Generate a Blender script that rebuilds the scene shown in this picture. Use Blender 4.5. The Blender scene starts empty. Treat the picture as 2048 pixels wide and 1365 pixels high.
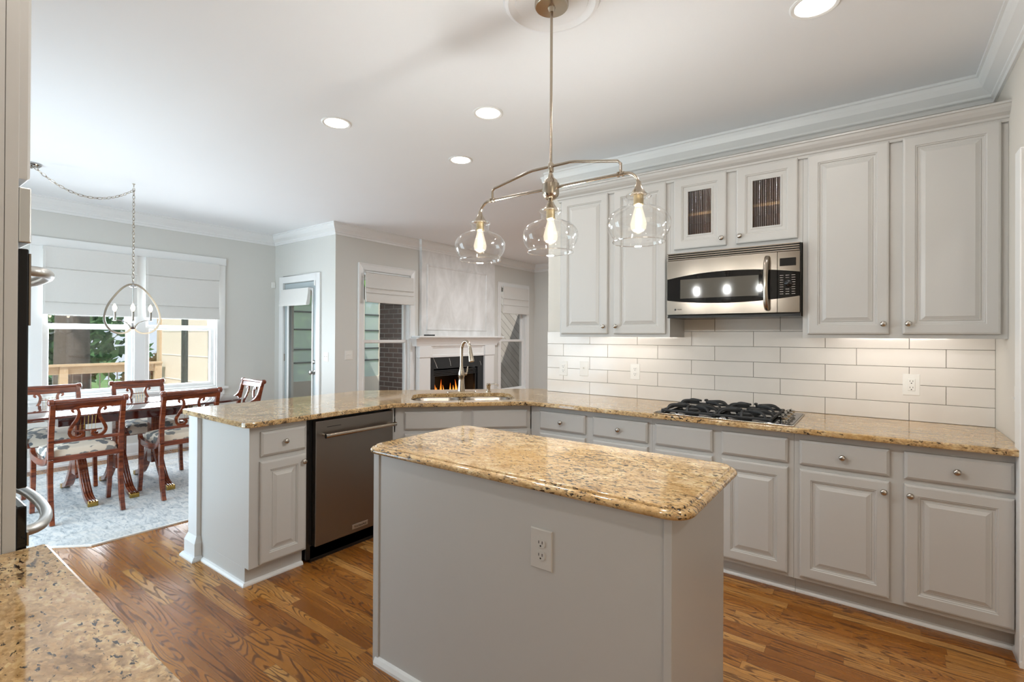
import bpy, bmesh, math, random
from mathutils import Vector, Matrix, geometry
random.seed(7)
S = bpy.context.scene
COL = S.collection
PI = math.pi
R = math.radians

# ---------------------------------------------------------------- camera, world, exposure
cam_d = bpy.data.cameras.new('camera')
cam_d.sensor_fit = 'HORIZONTAL'; cam_d.sensor_width = 36.0
cam_d.lens = 987.92 / 2048 * 36.0
cam_d.shift_y = -(682.5 - 669.95) / 2048
cam_d.clip_start = 0.02; cam_d.clip_end = 300
cam = bpy.data.objects.new('camera', cam_d); COL.objects.link(cam)
CH = 1.3863
_y, _p, _r = R(36.396), R(0.1956), R(0.2889)
_f = Vector((-math.sin(_y) * math.cos(_p), math.cos(_y) * math.cos(_p), math.sin(_p)))
_rt = Vector((math.cos(_y), math.sin(_y), 0)); _up = _rt.cross(_f)
_rt, _up = _rt * math.cos(_r) + _up * math.sin(_r), -_rt * math.sin(_r) + _up * math.cos(_r)
cam.matrix_world = Matrix(((_rt.x, _up.x, -_f.x, 0), (_rt.y, _up.y, -_f.y, 0), (_rt.z, _up.z, -_f.z, CH), (0, 0, 0, 1)))
S.camera = cam
S.view_settings.view_transform = 'Standard'; S.view_settings.look = 'None'
S.view_settings.gamma = 1.0; S.view_settings.use_curve_mapping = False
S.view_settings.exposure = 0.0

world = bpy.data.worlds.new('sky'); S.world = world; world.use_nodes = True
wn = world.node_tree.nodes; wl = world.node_tree.links; wn.clear()
sky = wn.new('ShaderNodeTexSky'); sky.sky_type = 'HOSEK_WILKIE'; sky.turbidity = 6.0; sky.ground_albedo = 0.4
sky.sun_direction = (0.35, -0.45, 0.82)
mixw = wn.new('ShaderNodeMixRGB'); mixw.inputs[0].default_value = 0.55; mixw.inputs[2].default_value = (0.80, 0.90, 1.0, 1)
bg = wn.new('ShaderNodeBackground'); bg.inputs[1].default_value = 1.6
wo = wn.new('ShaderNodeOutputWorld')
wl.new(sky.outputs[0], mixw.inputs[1]); wl.new(mixw.outputs[0], bg.inputs[0]); wl.new(bg.outputs[0], wo.inputs[0])

def light(name, kind, loc, energy, color=(1, 1, 1), size=0.1, size_y=None, aim=(0, 0, -1), parent=None, spread=None):
    d = bpy.data.lights.new(name, kind); d.energy = energy; d.color = color
    if kind == 'AREA':
        d.shape = 'RECTANGLE' if size_y else 'DISK'; d.size = size
        if size_y: d.size_y = size_y
        if spread: d.spread = spread
    elif kind == 'SUN': d.angle = size
    else: d.shadow_soft_size = size
    o = bpy.data.objects.new(name, d); COL.objects.link(o)
    o.rotation_euler = Vector(aim).to_track_quat('-Z', 'Y').to_euler()
    o.location = Vector(loc) - (WL.get(parent, Vector()) if parent else Vector())
    if parent: o.parent = parent
    return o

WL = {}
light('sun', 'SUN', (0, 0, 30), 5.5, (1.0, 0.95, 0.86), R(1.0), aim=(-0.35, 0.45, -0.82))
DAY = (0.83, 0.91, 1.0)
# skylight entering by the dining windows and the two family-room windows
light('dining_window_daylight', 'AREA', (-7.05, 2.05, 1.25), 118, DAY, 1.75, 1.1, aim=(1, 0, 0))
# added fill lamp behind the viewer, evens the kitchen light; no window there
light('hall_side_fill', 'AREA', (2.55, -0.6, 1.5), 26, (1.0, 0.93, 0.75), 2.2, 1.9, aim=(-1, .1, 0))
# glazed doors of the dining room on its left side, hidden from here by the oven tower
light('glazed_door_daylight', 'AREA', (-4.75, -.56, 1.15), 116, (0.68, 0.86, 1.0), 2.5, 2.0, aim=(0, 1, .05))
WARM = (1.0, 0.955, 0.91)

# ---------------------------------------------------------------- materials
def lin(c):
    return tuple(((v / 255) / 12.92 if v / 255 <= 0.04045 else ((v / 255 + 0.055) / 1.055) ** 2.4) for v in c)
class NT:
    def __init__(s, name):
        s.m = bpy.data.materials.new(name); s.m.use_nodes = True
        s.t = s.m.node_tree; s.t.nodes.clear()
        s.out = s.t.nodes.new('ShaderNodeOutputMaterial')
    def n(s, typ, ins=None, **kw):
        nd = s.t.nodes.new('ShaderNode' + typ)
        for k, v in kw.items(): setattr(nd, k, v)
        for k, v in (ins or {}).items(): s.set(nd, k, v)
        return nd
    def set(s, nd, k, v):
        i = nd.inputs[k]
        if hasattr(v, 'bl_idname') and hasattr(v, 'outputs'): s.t.links.new(v.outputs[0], i)
        elif isinstance(v, bpy.types.NodeSocket): s.t.links.new(v, i)
        else:
            if i.type == 'RGBA' and len(v) == 3: v = (*v, 1)
            i.default_value = v
    def math(s, op, a, b=0.0, c=None):
        nd = s.n('Math', {0: a, 1: b}, operation=op)
        if c is not None: s.set(nd, 2, c)
        return nd.outputs[0]
    def mix(s, f, a, b, mode='MIX'):
        nd = s.n('MixRGB', {0: f, 1: a, 2: b}, blend_type=mode); return nd.outputs[0]
    def ramp(s, f, stops, interp='LINEAR'):
        nd = s.n('ValToRGB', {0: f}); e = nd.color_ramp; e.interpolation = interp
        while len(e.elements) < len(stops): e.elements.new(0.5)
        for el, (p, c) in zip(e.elements, stops):
            el.position = p; el.color = (*c, 1) if len(c) == 3 else c
        return nd.outputs[0]
    def obj(s, scale=(1, 1, 1)):
        tc = s.n('TexCoord'); mp = s.n('Mapping', {0: tc.outputs['Object'], 3: scale}); return mp.outputs[0]
    def geo(s, scale=(1, 1, 1)):
        tc = s.n('NewGeometry'); mp = s.n('Mapping', {0: tc.outputs['Position'], 3: scale}); return mp.outputs[0]
    def noise(s, vec, scale, detail=2, rough=0.5, dist=0.0):
        return s.n('TexNoise', {'Vector': vec, 'Scale': scale, 'Detail': detail, 'Roughness': rough, 'Distortion': dist}).outputs[0]
    def bump(s, h, strength, dist=0.01):
        return s.n('Bump', {'Height': h, 'Strength': strength, 'Distance': dist}).outputs[0]
    def pbr(s, **k):
        p = s.n('BsdfPrincipled')
        for kk, v in k.items(): s.set(p, kk.replace('_', ' '), v)
        s.t.links.new(p.outputs[0], s.out.inputs[0]); return p

def paint(name, rgb, rough=0.5, var=0.03, bump=0.0, scale=3.0, coat=0.0):
    t = NT(name); v = t.geo(); c = lin(rgb)
    col = t.mix(t.noise(v, scale, 3), tuple(x * (1 - var) for x in c), tuple(min(1, x * (1 + var)) for x in c))
    k = dict(Base_Color=col, Roughness=rough)
    if bump: k['Normal'] = t.bump(t.noise(v, 220, 2), bump, 0.002)
    if coat: k['Coat_Weight'] = coat
    t.pbr(**k); return t.m
def metal(name, rgb, rough=0.25, brush=None):
    t = NT(name); v = t.geo(brush or (1, 1, 1)); c = lin(rgb)
    n = t.noise(v, 60 if brush else 8, 4)
    rr = t.math('MULTIPLY_ADD', n, 0.12, rough - 0.06)
    t.pbr(Base_Color=t.mix(n, tuple(x * .93 for x in c), c), Metallic=1.0, Roughness=rr); return t.m
def emit(name, rgb, s, base=(255, 255, 255)):
    t = NT(name); t.pbr(Base_Color=lin(base), Roughness=0.4, Emission_Color=lin(rgb), Emission_Strength=s); return t.m
def thin_glass(name, tint=(1, 1, 1), base=0.03, power=1.0, rough=0.0, ribs=None):
    t = NT(name)
    bf = t.n('NewGeometry').outputs['Backfacing']
    fr = t.n('Fresnel', {'IOR': t.math('MULTIPLY_ADD', bf, -.8333, 1.5)})
    g = t.n('BsdfGlossy', {'Color': (1, 1, 1), 'Roughness': rough}); tr = t.n('BsdfTransparent', {'Color': tint})
    f = t.math('MULTIPLY_ADD', fr, power, base)
    mx = t.n('MixShader', {0: f, 1: tr, 2: g}); t.t.links.new(mx.outputs[0], t.out.inputs[0]); return t.m

M = {}
M['wall'] = paint('warm_grey_wall_paint', (214, 209, 200), 0.6, 0.012, 0.05)
M['wall2'] = paint('greige_wall_paint', (214, 213, 207), 0.6, 0.015, 0.05)
M['ceil'] = paint('ceiling_paint', (241, 242, 243), 0.7, 0.008)
M['trim'] = paint('white_trim_paint', (235, 235, 233), 0.32, 0.01)
M['cab'] = paint('grey_cabinet_paint', (194, 192, 188), 0.38, 0.012)
M['cabin'] = paint('cabinet_interior', (190, 142, 98), 0.5, 0.1)
M['shelfwood'] = paint('maple_shelf', (226, 190, 132), 0.45, 0.05)
M['post'] = paint('white_post_paint', (226, 228, 228), 0.35, 0.01)
M['plate'] = paint('white_plastic', (236, 234, 228), 0.3, 0.005)
M['plate_grey'] = paint('grey_plastic', (203, 199, 193), 0.35, 0.005)
M['dark'] = paint('black_slot', (18, 17, 16), 0.5, 0.1)
M['black'] = paint('black_enamel', (20, 20, 21), 0.22, 0.1)
M['iron'] = paint('cast_iron', (38, 39, 40), 0.55, 0.15, 0.3, 40)
M['steel'] = metal('brushed_steel', (168, 158, 146), 0.24, (3, 3, 220))
M['steelv'] = metal('brushed_steel_appliance', (140, 134, 128), 0.34, (2, 2, 160))
M['nickel'] = metal('brushed_nickel', (186, 174, 158), 0.24)
M['chrome'] = metal('polished_nickel', (178, 176, 172), 0.12)
M['knob'] = metal('satin_nickel_knob', (196, 190, 182), 0.22)
M['socket'] = metal('dull_gold_socket', (178, 160, 126), 0.35)
M['satin'] = metal('satin_steel', (205, 205, 202), 0.42)
M['brass'] = metal('aged_brass', (176, 146, 78), 0.25)
M['glass'] = thin_glass('window_glass', (0.98, 0.99, 0.99), 0.01, 0.9)
M['shade_glass'] = thin_glass('clear_lamp_glass', (0.985, 0.985, 0.98), 0.012, 1.15)
M['rim_glass'] = thin_glass('lamp_glass_rim', (0.97, 0.97, 0.97), 0.28, 1.0)
def m_rib():
    t = NT('reeded_glass'); sx = t.n('SeparateXYZ', {0: t.n('NewGeometry').outputs['Position']})
    w = t.math('MULTIPLY_ADD', t.math('SINE', t.math('MULTIPLY', sx.outputs[0], 2 * PI / .0118)), 0.5, 0.5)
    w = t.ramp(w, [(0.25, (0, 0, 0)), (0.75, (1, 1, 1))])
    tint = t.mix(w, (0.30, 0.24, 0.20), (1.0, 0.92, 0.82))  # bright and dark bands of light bent by the ribs, put into the tint
    g = t.n('BsdfGlossy', {'Color': (1, 1, 1), 'Roughness': 0.16}); tr = t.n('BsdfTransparent', {'Color': tint})
    mx = t.n('MixShader', {0: t.math('MULTIPLY_ADD', w, 0.10, 0.05), 1: tr, 2: g}); t.t.links.new(mx.outputs[0], t.out.inputs[0]); return t.m
M['ribglass'] = m_rib()
M['ovenglass'] = paint('black_glass', (12, 12, 13), 0.05, 0.1)
M['mwglass'] = paint('microwave_window', (88, 84, 76), 0.08, 0.05)
M['fabric'] = paint('linen_shade_fabric', (222, 220, 215), 0.85, 0.02, 0.25, 60)
M['downlight'] = emit('downlight_lens', (255, 244, 226), 9.0)
M['bulb'] = emit('bulb_glow', (255, 226, 176), 26.0)
def m_bulbglass():
    t = NT('glowing_bulb_glass')
    a = t.n('BsdfTransparent'); b = t.n('Emission', {'Color': (1.0, 0.86, 0.66), 'Strength': 1.8})
    lw = t.n('LayerWeight', {'Blend': 0.35}); f = t.math('MULTIPLY_ADD', lw.outputs['Facing'], -0.25, 0.40)
    m = t.n('MixShader', {0: f, 1: a, 2: b}); t.t.links.new(m.outputs[0], t.out.inputs[0]); return t.m
M['bulbglass'] = m_bulbglass()
M['candle'] = emit('candle_bulb_glow', (255, 232, 190), 14.0)
M['ucl'] = emit('light_bar_lens', (255, 240, 215), 5.0)
M['marble'] = paint('black_marble', (30, 31, 33), 0.15, 0.2)
M['fbox'] = paint('firebox_black', (10, 10, 10), 0.6, 0.2)
M['log'] = paint('charred_log', (60, 42, 30), 0.8, 0.3, 0.4, 20)
M['door'] = paint('blue_grey_door_paint', (176, 186, 188), 0.35, 0.01)
M['deckwood'] = paint('deck_wood', (190, 168, 140), 0.6, 0.12, 0.2, 10)
M['redwood'] = paint('stained_porch_post', (106, 72, 60), 0.6, 0.1, 0.2, 10)
M['bark'] = paint('tree_bark', (96, 86, 78), 0.9, 0.25, 0.6, 12)
M['porchwall'] = paint('porch_panel', (214, 206, 192), 0.5, 0.03)
M['porchdark'] = paint('porch_dark_frame', (66, 72, 70), 0.4, 0.05)
def m_frost():
    t = NT('porch_vinyl_pane')
    a = t.n('BsdfTransparent', {'Color': (0.9, 0.95, 0.93)}); b = t.n('BsdfTranslucent', {'Color': (0.86, 0.90, 0.90)}); c = t.n('BsdfDiffuse', {'Color': (0.8, 0.84, 0.84)})
    m1 = t.n('MixShader', {0: 0.35, 1: b, 2: c}); m2 = t.n('MixShader', {0: 0.62, 1: a, 2: m1}); t.t.links.new(m2.outputs[0], t.out.inputs[0]); return t.m
M['frost'] = m_frost()
M['baluster'] = metal('aluminium_baluster', (150, 152, 150), 0.4)

def m_granite():
    t = NT('gold_granite'); v = t.geo((0.62, 1.0, 1.0))
    warp = t.noise(v, 5, 4)
    v2 = t.n('MixRGB', {0: 0.06, 1: v, 2: warp}).outputs[0]
    base = t.ramp(t.noise(v2, 24, 9, 0.72, 0.4), [(0.28, lin((120, 92, 62))), (0.40, lin((172, 138, 94))), (0.52, lin((198, 168, 124))), (0.62, lin((212, 188, 150))), (0.76, lin((226, 210, 186)))])
    cr = t.n('SeparateXYZ', {0: t.n('TexVoronoi', {'Vector': v2, 'Scale': 190.0}).outputs['Color']}).outputs[0]
    base = t.mix(0.30, base, cr, 'OVERLAY')
    big = t.ramp(t.noise(t.geo((0.7, 1, 1)), 2.6, 3), [(0.40, (0, 0, 0)), (0.66, (1, 1, 1))])
    base = t.mix(t.math('MULTIPLY', big, 0.45), base, lin((192, 148, 84)))
    fl = t.noise(t.geo((0.45, 1.0, 1.0)), 105, 3, 0.6, 0.4)
    clus = t.noise(t.geo((0.7, 1, 1)), 6, 2)
    fl = t.math('ADD', fl, t.math('MULTIPLY', clus, 0.30))
    fmask = t.ramp(fl, [(0.745, (0, 0, 0)), (0.785, (1, 1, 1))])
    base = t.mix(fmask, base, lin((50, 40, 32)))
    st = t.noise(t.geo((0.30, 1.0, 1.0)), 24, 3, 0.65, 0.6)
    st = t.math('ADD', st, t.math('MULTIPLY', clus, 0.22))
    base = t.mix(t.math('MULTIPLY', t.ramp(st, [(0.735, (0, 0, 0)), (0.79, (1, 1, 1))]), 0.75), base, lin((70, 54, 42)))
    fl2 = t.noise(t.geo((0.6, 1.0, 1.0)), 95, 2, 0.6)
    base = t.mix(t.math('MULTIPLY', t.ramp(fl2, [(0.62, (0, 0, 0)), (0.70, (1, 1, 1))]), 0.6), base, lin((96, 70, 44)))
    t.pbr(Base_Color=base, Roughness=0.09, Coat_Weight=0.3, Coat_Roughness=0.03); return t.m
M['granite'] = m_granite()

def m_floor():
    t = NT('oak_plank_floor'); g = t.n('NewGeometry'); sx = t.n('SeparateXYZ', {0: g.outputs['Position']})
    x, y = sx.outputs[0], sx.outputs[1]
    yr = t.math('DIVIDE', y, 0.0575); row = t.math('FLOOR', yr)
    wr = t.n('TexWhiteNoise', {'W': row}, noise_dimensions='1D').outputs[0]
    xs = t.math('DIVIDE', t.math('MULTIPLY_ADD', wr, 7.3, x), 0.62)
    xi = t.math('FLOOR', xs)
    idv = t.n('CombineXYZ', {0: xi, 1: row, 2: 0.0})
    wn_ = t.n('TexWhiteNoise', {'Vector': idv}, noise_dimensions='3D')
    rnd, rcol = wn_.outputs[0], wn_.outputs[1]
    off = t.math('MULTIPLY', rnd, 37.0)
    gv = t.n('CombineXYZ', {0: t.math('MULTIPLY', x, t.math('MULTIPLY_ADD', t.math('FRACT', t.math('MULTIPLY', rnd, 7.7)), 1.6, 0.25)), 1: t.math('MULTIPLY', y, 11.5), 2: off})
    nz = t.noise(gv, 1.0, 1.0, 0.45)
    wob = t.noise(t.n('CombineXYZ', {0: t.math('MULTIPLY', x, 18.0), 1: t.math('MULTIPLY', y, 30.0), 2: off}), 1.0, 2, 0.5)
    ring = t.math('SINE', t.math('ADD', t.math('MULTIPLY', nz, 150.0), t.math('MULTIPLY', wob, 2.6)))
    ring = t.ramp(ring, [(0.0, (0, 0, 0)), (0.30, (0.0, 0.0, 0.0)), (0.98, (1, 1, 1))])
    fine = t.noise(t.n('CombineXYZ', {0: t.math('MULTIPLY', x, 14.0), 1: t.math('MULTIPLY', y, 420.0), 2: off}), 1.0, 3, 0.6)
    c = t.ramp(rnd, [(0.0, lin((138, 83, 30))), (0.35, lin((158, 100, 40))), (0.7, lin((175, 118, 54))), (1.0, lin((196, 146, 84)))])
    c = t.mix(t.math('MULTIPLY', ring, 0.80), c, lin((80, 46, 20)))
    c = t.mix(t.math('MULTIPLY', t.ramp(fine, [(0.45, (0, 0, 0)), (0.75, (1, 1, 1))]), 0.35), c, lin((110, 62, 28)))
    fy = t.math('FRACT', yr); fx = t.math('FRACT', xs)
    e1 = t.math('LESS_THAN', fy, 0.022); e2 = t.math('LESS_THAN', fx, 0.0022)
    seam = t.math('MAXIMUM', e1, e2)
    c = t.mix(t.math('MULTIPLY', seam, 0.7), c, lin((60, 32, 14)))
    t.pbr(Base_Color=c, Roughness=t.math('MULTIPLY_ADD', ring, 0.12, 0.24), Normal=t.bump(t.math('SUBTRACT', 1.0, t.math('ADD', seam, t.math('MULTIPLY', ring, 0.15))), 0.15, 0.002))
    return t.m
M['floor'] = m_floor()

def m_mahogany():
    t = NT('mahogany_wood'); v = t.obj((3, 3, 3))
    n = t.noise(t.obj((2, 2, 14)), 3, 4, 0.6, 0.6)
    c = t.ramp(n, [(0.3, lin((72, 30, 18))), (0.55, lin((122, 58, 34))), (0.75, lin((156, 84, 48)))])
    t.pbr(Base_Color=c, Roughness=0.2, Coat_Weight=0.5, Coat_Roughness=0.08); return t.m
M['mahogany'] = m_mahogany()
def m_tabletop():
    t = NT('polished_dark_mahogany'); n = t.noise(t.obj((14, 1.5, 2)), 3, 4, 0.6, 0.5)
    c = t.ramp(n, [(0.3, lin((46, 16, 14))), (0.7, lin((88, 36, 28)))])
    t.pbr(Base_Color=c, Roughness=0.10, Coat_Weight=0.8, Coat_Roughness=0.04); return t.m
M['tabletop'] = m_tabletop()
def m_floral():
    t = NT('grey_leaf_upholstery'); v = t.obj((1, 1, 1.2))
    w = t.n('MixRGB', {0: 0.08, 1: v, 2: t.n('TexNoise', {'Vector': v, 'Scale': 14.0}).outputs[1]}).outputs[0]
    vo = t.n('TexVoronoi', {'Vector': w, 'Scale': 13.0})
    d = vo.outputs['Distance']
    m = t.ramp(d, [(0.40, (1, 1, 1)), (0.46, (0, 0, 0))])
    veins = t.ramp(t.math('SINE', t.math('MULTIPLY', d, 90.0)), [(0.3, (0.55, 0.55, 0.55)), (0.7, (1, 1, 1))])
    leaf = t.mix(vo.outputs['Color'], lin((150, 148, 142)), lin((96, 104, 112)))
    leaf = t.mix(0.35, leaf, veins, 'MULTIPLY')
    c = t.mix(m, lin((226, 214, 196)), leaf)
    t.pbr(Base_Color=c, Roughness=0.8); return t.m
M['floral'] = m_floral()
def m_rug():
    t = NT('distressed_blue_grey_rug')
    a = t.noise(t.geo((1.2, 3.2, 1)), 9, 8, 0.72, 1.2)
    b = t.noise(t.geo((1, 1, 1)), 1.7, 4, 0.6, 0.5)
    c = t.ramp(a, [(0.34, lin((142, 150, 156))), (0.45, lin((190, 195, 198))), (0.56, lin((217, 218, 217))), (0.72, lin((232, 228, 221)))])
    c = t.mix(t.math('MULTIPLY', t.ramp(b, [(0.5, (0, 0, 0)), (0.7, (1, 1, 1))]), 0.4), c, lin((190, 178, 160)))
    t.pbr(Base_Color=c, Roughness=0.95, Normal=t.bump(t.noise(t.geo(), 300, 2), 0.4, 0.003)); return t.m
M['rug'] = m_rug()
def m_tile():
    t = NT('glossy_white_tile'); v = t.geo()
    n = t.noise(v, 6, 3)
    t.pbr(Base_Color=t.mix(n, lin((226, 220, 212)), lin((236, 231, 224))), Roughness=0.14, Normal=t.bump(t.noise(v, 14, 3), 0.10, 0.01)); return t.m
M['tile'] = m_tile()
M['grout'] = paint('grey_grout', (122, 116, 108), 0.9, 0.08)
def m_plaster():
    t = NT('mottled_plaster'); n = t.noise(t.geo((1, 1, 0.5)), 4.5, 5, 0.6, 0.8)
    t.pbr(Base_Color=t.ramp(n, [(0.3, lin((212, 211, 208))), (0.7, lin((238, 238, 237)))]), Roughness=0.35); return t.m
M['plaster'] = m_plaster()
def m_brick():
    t = NT('brown_brick'); g = t.n('NewGeometry'); s = t.n('SeparateXYZ', {0: g.outputs['Position']})
    v = t.n('CombineXYZ', {0: t.math('ADD', s.outputs[0], s.outputs[1]), 1: s.outputs[2], 2: 0.0})
    b = t.n('TexBrick', {'Vector': v, 'Color1': lin((112, 82, 74)), 'Color2': lin((88, 66, 62)), 'Mortar': lin((176, 170, 164)), 'Scale': 1.0, 'Mortar Size': 0.006, 'Brick Width': 0.21, 'Row Height': 0.075})
    t.pbr(Base_Color=b.outputs[0], Roughness=0.85, Normal=t.bump(b.outputs[1], -0.4, 0.01)); return t.m
M['brick'] = m_brick()
def m_diag():
    t = NT('diagonal_board_siding'); g = t.n('NewGeometry'); s = t.n('SeparateXYZ', {0: g.outputs['Position']})
    d = t.math('DIVIDE', t.math('ADD', s.outputs[0], s.outputs[2]), 0.155)
    seam = t.math('LESS_THAN', t.math('FRACT', d), 0.07)
    r = t.n('TexWhiteNoise', {'W': t.math('FLOOR', d)}, noise_dimensions='1D').outputs[0]
    n = t.noise(t.geo((1, 1, 1)), 5, 4)
    c = t.mix(r, lin((178, 170, 164)), lin((198, 194, 190)))
    c = t.mix(t.math('MULTIPLY', n, 0.4), c, lin((150, 136, 124)))
    c = t.mix(seam, c, lin((92, 84, 80)))
    t.pbr(Base_Color=c, Roughness=0.7); return t.m
M['diag'] = m_diag()
def m_leaf(name, a, b, c):
    t = NT(name); oi = t.n('NewGeometry'); r = oi.outputs['Random Per Island']
    col = t.ramp(r, [(0.0, lin(a)), (0.55, lin(b)), (1.0, lin(c))])
    p = t.n('BsdfPrincipled', {'Base Color': col, 'Roughness': 0.6}); tr = t.n('BsdfTranslucent', {'Color': col})
    mx = t.n('MixShader', {0: 0.35, 1: p, 2: tr}); t.t.links.new(mx.outputs[0], t.out.inputs[0]); return t.m
M['leaf'] = m_leaf('green_leaves', (84, 128, 70), (130, 176, 100), (186, 214, 140))
M['leaf2'] = m_leaf('dark_green_leaves', (66, 104, 72), (98, 144, 94), (146, 182, 124))
M['leaf3'] = m_leaf('yellow_red_leaves', (150, 120, 66), (196, 160, 96), (172, 92, 76))
M['grass'] = paint('lawn_grass', (96, 128, 70), 0.9, 0.3, 0.5, 4)
def m_flame():
    t = NT('gas_flame'); s = t.n('SeparateXYZ', {0: t.n('NewGeometry').outputs['Position']})
    c = t.ramp(t.math('MULTIPLY_ADD', s.outputs[2], 3.6, -1.5), [(0.0, lin((255, 214, 120))), (0.5, lin((255, 140, 40))), (1.0, lin((220, 60, 16)))])
    t.pbr(Base_Color=(0.2, 0.05, 0.0), Emission_Color=c, Emission_Strength=1.5); return t.m
M['flame'] = m_flame()

# ---------------------------------------------------------------- mesh builder
class MB:
    def __init__(s): s.b = bmesh.new()
    def v(s, p): return s.b.verts.new(p)
    def f(s, vs):
        try: return s.b.faces.new(vs)
        except ValueError: return None
    def box(s, x0, x1, y0, y1, z0, z1):
        V = [s.v((x, y, z)) for z in (z0, z1) for y in (y0, y1) for x in (x0, x1)]
        for q in ((0, 2, 3, 1), (4, 5, 7, 6), (0, 1, 5, 4), (2, 6, 7, 3), (0, 4, 6, 2), (1, 3, 7, 5)): s.f([V[i] for i in q])
        return s
    def obox(s, o, u, v, n, w, h, d):
        o, u, v, n = map(Vector, (o, u, v, n))
        V = [s.v(o + u * a + v * b + n * c) for c in (0, d) for b in (0, h) for a in (0, w)]
        for q in ((0, 2, 3, 1), (4, 5, 7, 6), (0, 1, 5, 4), (2, 6, 7, 3), (0, 4, 6, 2), (1, 3, 7, 5)): s.f([V[i] for i in q])
        return s
    def loft(s, loops, closed=True, cap0=False, cap1=False, wrap=False):
        L = [[s.v(p) for p in lp] for lp in loops]
        rng = range(len(L)) if wrap else range(len(L) - 1)
        for i in rng:
            a, b = L[i], L[(i + 1) % len(L)]; n = len(a)
            for j in range(n if closed else n - 1):
                k = (j + 1) % n; s.f([a[j], a[k], b[k], b[j]])
        if cap0: s.f(list(reversed(L[0])))
        if cap1: s.f(L[-1])
        return s
    def rloops(s, o, u, v, n, w, h, prof, fill=True, back=True):
        o, u, v, n = map(Vector, (o, u, v, n)); loops = []
        for i, d in prof:
            loops.append([o + u * i + v * i + n * d, o + u * (w - i) + v * i + n * d, o + u * (w - i) + v * (h - i) + n * d, o + u * i + v * (h - i) + n * d])
        return s.loft(loops, True, back, fill)
    def lathe(s, c, ax, prof, seg=20, cap=True):
        c = Vector(c); ax = Vector(ax).normalized(); t = ax.orthogonal().normalized(); b = ax.cross(t)
        loops = [[c + ax * h + (t * math.cos(2 * PI * k / seg) + b * math.sin(2 * PI * k / seg)) * max(r, 1e-4) for k in range(seg)] for r, h in prof]
        return s.loft(loops, True, cap, cap)
    def tube(s, pts, r, seg=10, closed=False, cap=True, sx=1.0, up=None):
        P = [Vector(p) for p in pts]; n = len(P); loops = []; prev = None
        for i in range(n):
            if closed: t = (P[(i + 1) % n] - P[i - 1])
            else: t = P[min(i + 1, n - 1)] - P[max(i - 1, 0)]
            t.normalize()
            if prev is None: a = (Vector(up) if up else t.orthogonal()); a = (a - t * a.dot(t)).normalized()
            else: a = (prev - t * prev.dot(t)).normalized()
            prev = a; b = t.cross(a); rr = r[i] if isinstance(r, (list, tuple)) else r
            loops.append([P[i] + (a * math.cos(2 * PI * k / seg) + b * math.sin(2 * PI * k / seg) * sx) * rr for k in range(seg)])
        return s.loft(loops, True, cap and not closed, cap and not closed, wrap=closed)
    def ribbon(s, pts, w, h, up, taper=None):
        # rectangular section swept on a path: w along 'up', h across
        P = [Vector(p) for p in pts]; up = Vector(up).normalized(); n = len(P); loops = []
        for i in range(n):
            t = (P[min(i + 1, n - 1)] - P[max(i - 1, 0)]).normalized(); c = t.cross(up).normalized()
            k = taper[i] if taper else 1.0
            a, b = up * w / 2 * 1.0, c * h / 2 * k
            loops.append([P[i] - a - b, P[i] + a - b, P[i] + a + b, P[i] - a + b])
        return s.loft(loops, True, True, True)
    def prism(s, poly, z0, z1):
        return s.loft([[(x, y, z0) for x, y in poly], [(x, y, z1) for x, y in poly]], True, True, True)
    def plan(s, pts, prof, closed=False):
        # profile (offset to the left of travel, z) swept on a floor-plan path
        P = [Vector((p[0], p[1])) for p in pts]; n = len(P); mit = []
        for i in range(n):
            d0 = (P[i] - P[i - 1]).normalized() if (i > 0 or closed) else None
            d1 = (P[(i + 1) % n] - P[i]).normalized() if (i < n - 1 or closed) else None
            d0 = d0 or d1; d1 = d1 or d0
            n0 = Vector((-d0.y, d0.x)); n1 = Vector((-d1.y, d1.x)); m = (n0 + n1)
            mit.append(m / max(m.dot(n0), 1e-3) if m.length > 1e-6 else n0)
        loops = [[(P[i].x + mit[i].x * o, P[i].y + mit[i].y * o, z) for o, z in prof] for i in range(n)]
        return s.loft(loops, True, not closed, not closed, wrap=closed)
    def build(s, name, mat, parent=None, bevel=0.0, smooth=False, label=None, seg=2, zmin=None):
        if zmin is not None:
            for v in s.b.verts: v.co.z = max(v.co.z, zmin)
        bmesh.ops.remove_doubles(s.b, verts=s.b.verts, dist=1e-6)
        bmesh.ops.recalc_face_normals(s.b, faces=s.b.faces)
        off = WL.get(parent, Vector()) if parent else Vector()
        for v in s.b.verts: v.co -= off
        if smooth:
            for e in s.b.edges:
                e.smooth = not (len(e.link_faces) != 2 or e.calc_face_angle(0) > R(38))
            for f in s.b.faces: f.smooth = True
        me = bpy.data.meshes.new(name); s.b.to_mesh(me); s.b.free()
        me.materials.append(M[mat] if isinstance(mat, str) else mat)
        o = bpy.data.objects.new(name, me); COL.objects.link(o)
        if parent: o.parent = parent
        WL[o] = off.copy()
        if bevel:
            bv = o.modifiers.new('bevel', 'BEVEL'); bv.width = bevel; bv.segments = seg; bv.limit_method = 'ANGLE'; bv.angle_limit = R(40)
        if label: o['label'] = label
        return o
def box(x0, x1, y0, y1, z0, z1): return MB().box(min(x0, x1), max(x0, x1), min(y0, y1), max(y0, y1), z0, z1)
def tag(o, label, cat, group=None):
    o['label'] = label; o['category'] = cat
    if group: o['group'] = group
    return o
def thing(name, label, cat, loc=(0, 0, 0), group=None):
    o = bpy.data.objects.new(name, None); COL.objects.link(o); o.location = loc; o.empty_display_size = 0.05
    WL[o] = Vector(loc); return tag(o, label, cat, group)
def struct(o): o['kind'] = 'structure'; return o
def sempty(name, loc):
    o = bpy.data.objects.new(name, None); COL.objects.link(o); o.location = loc; WL[o] = Vector(loc); o.empty_display_size = 0.05
    return struct(o)
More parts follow.
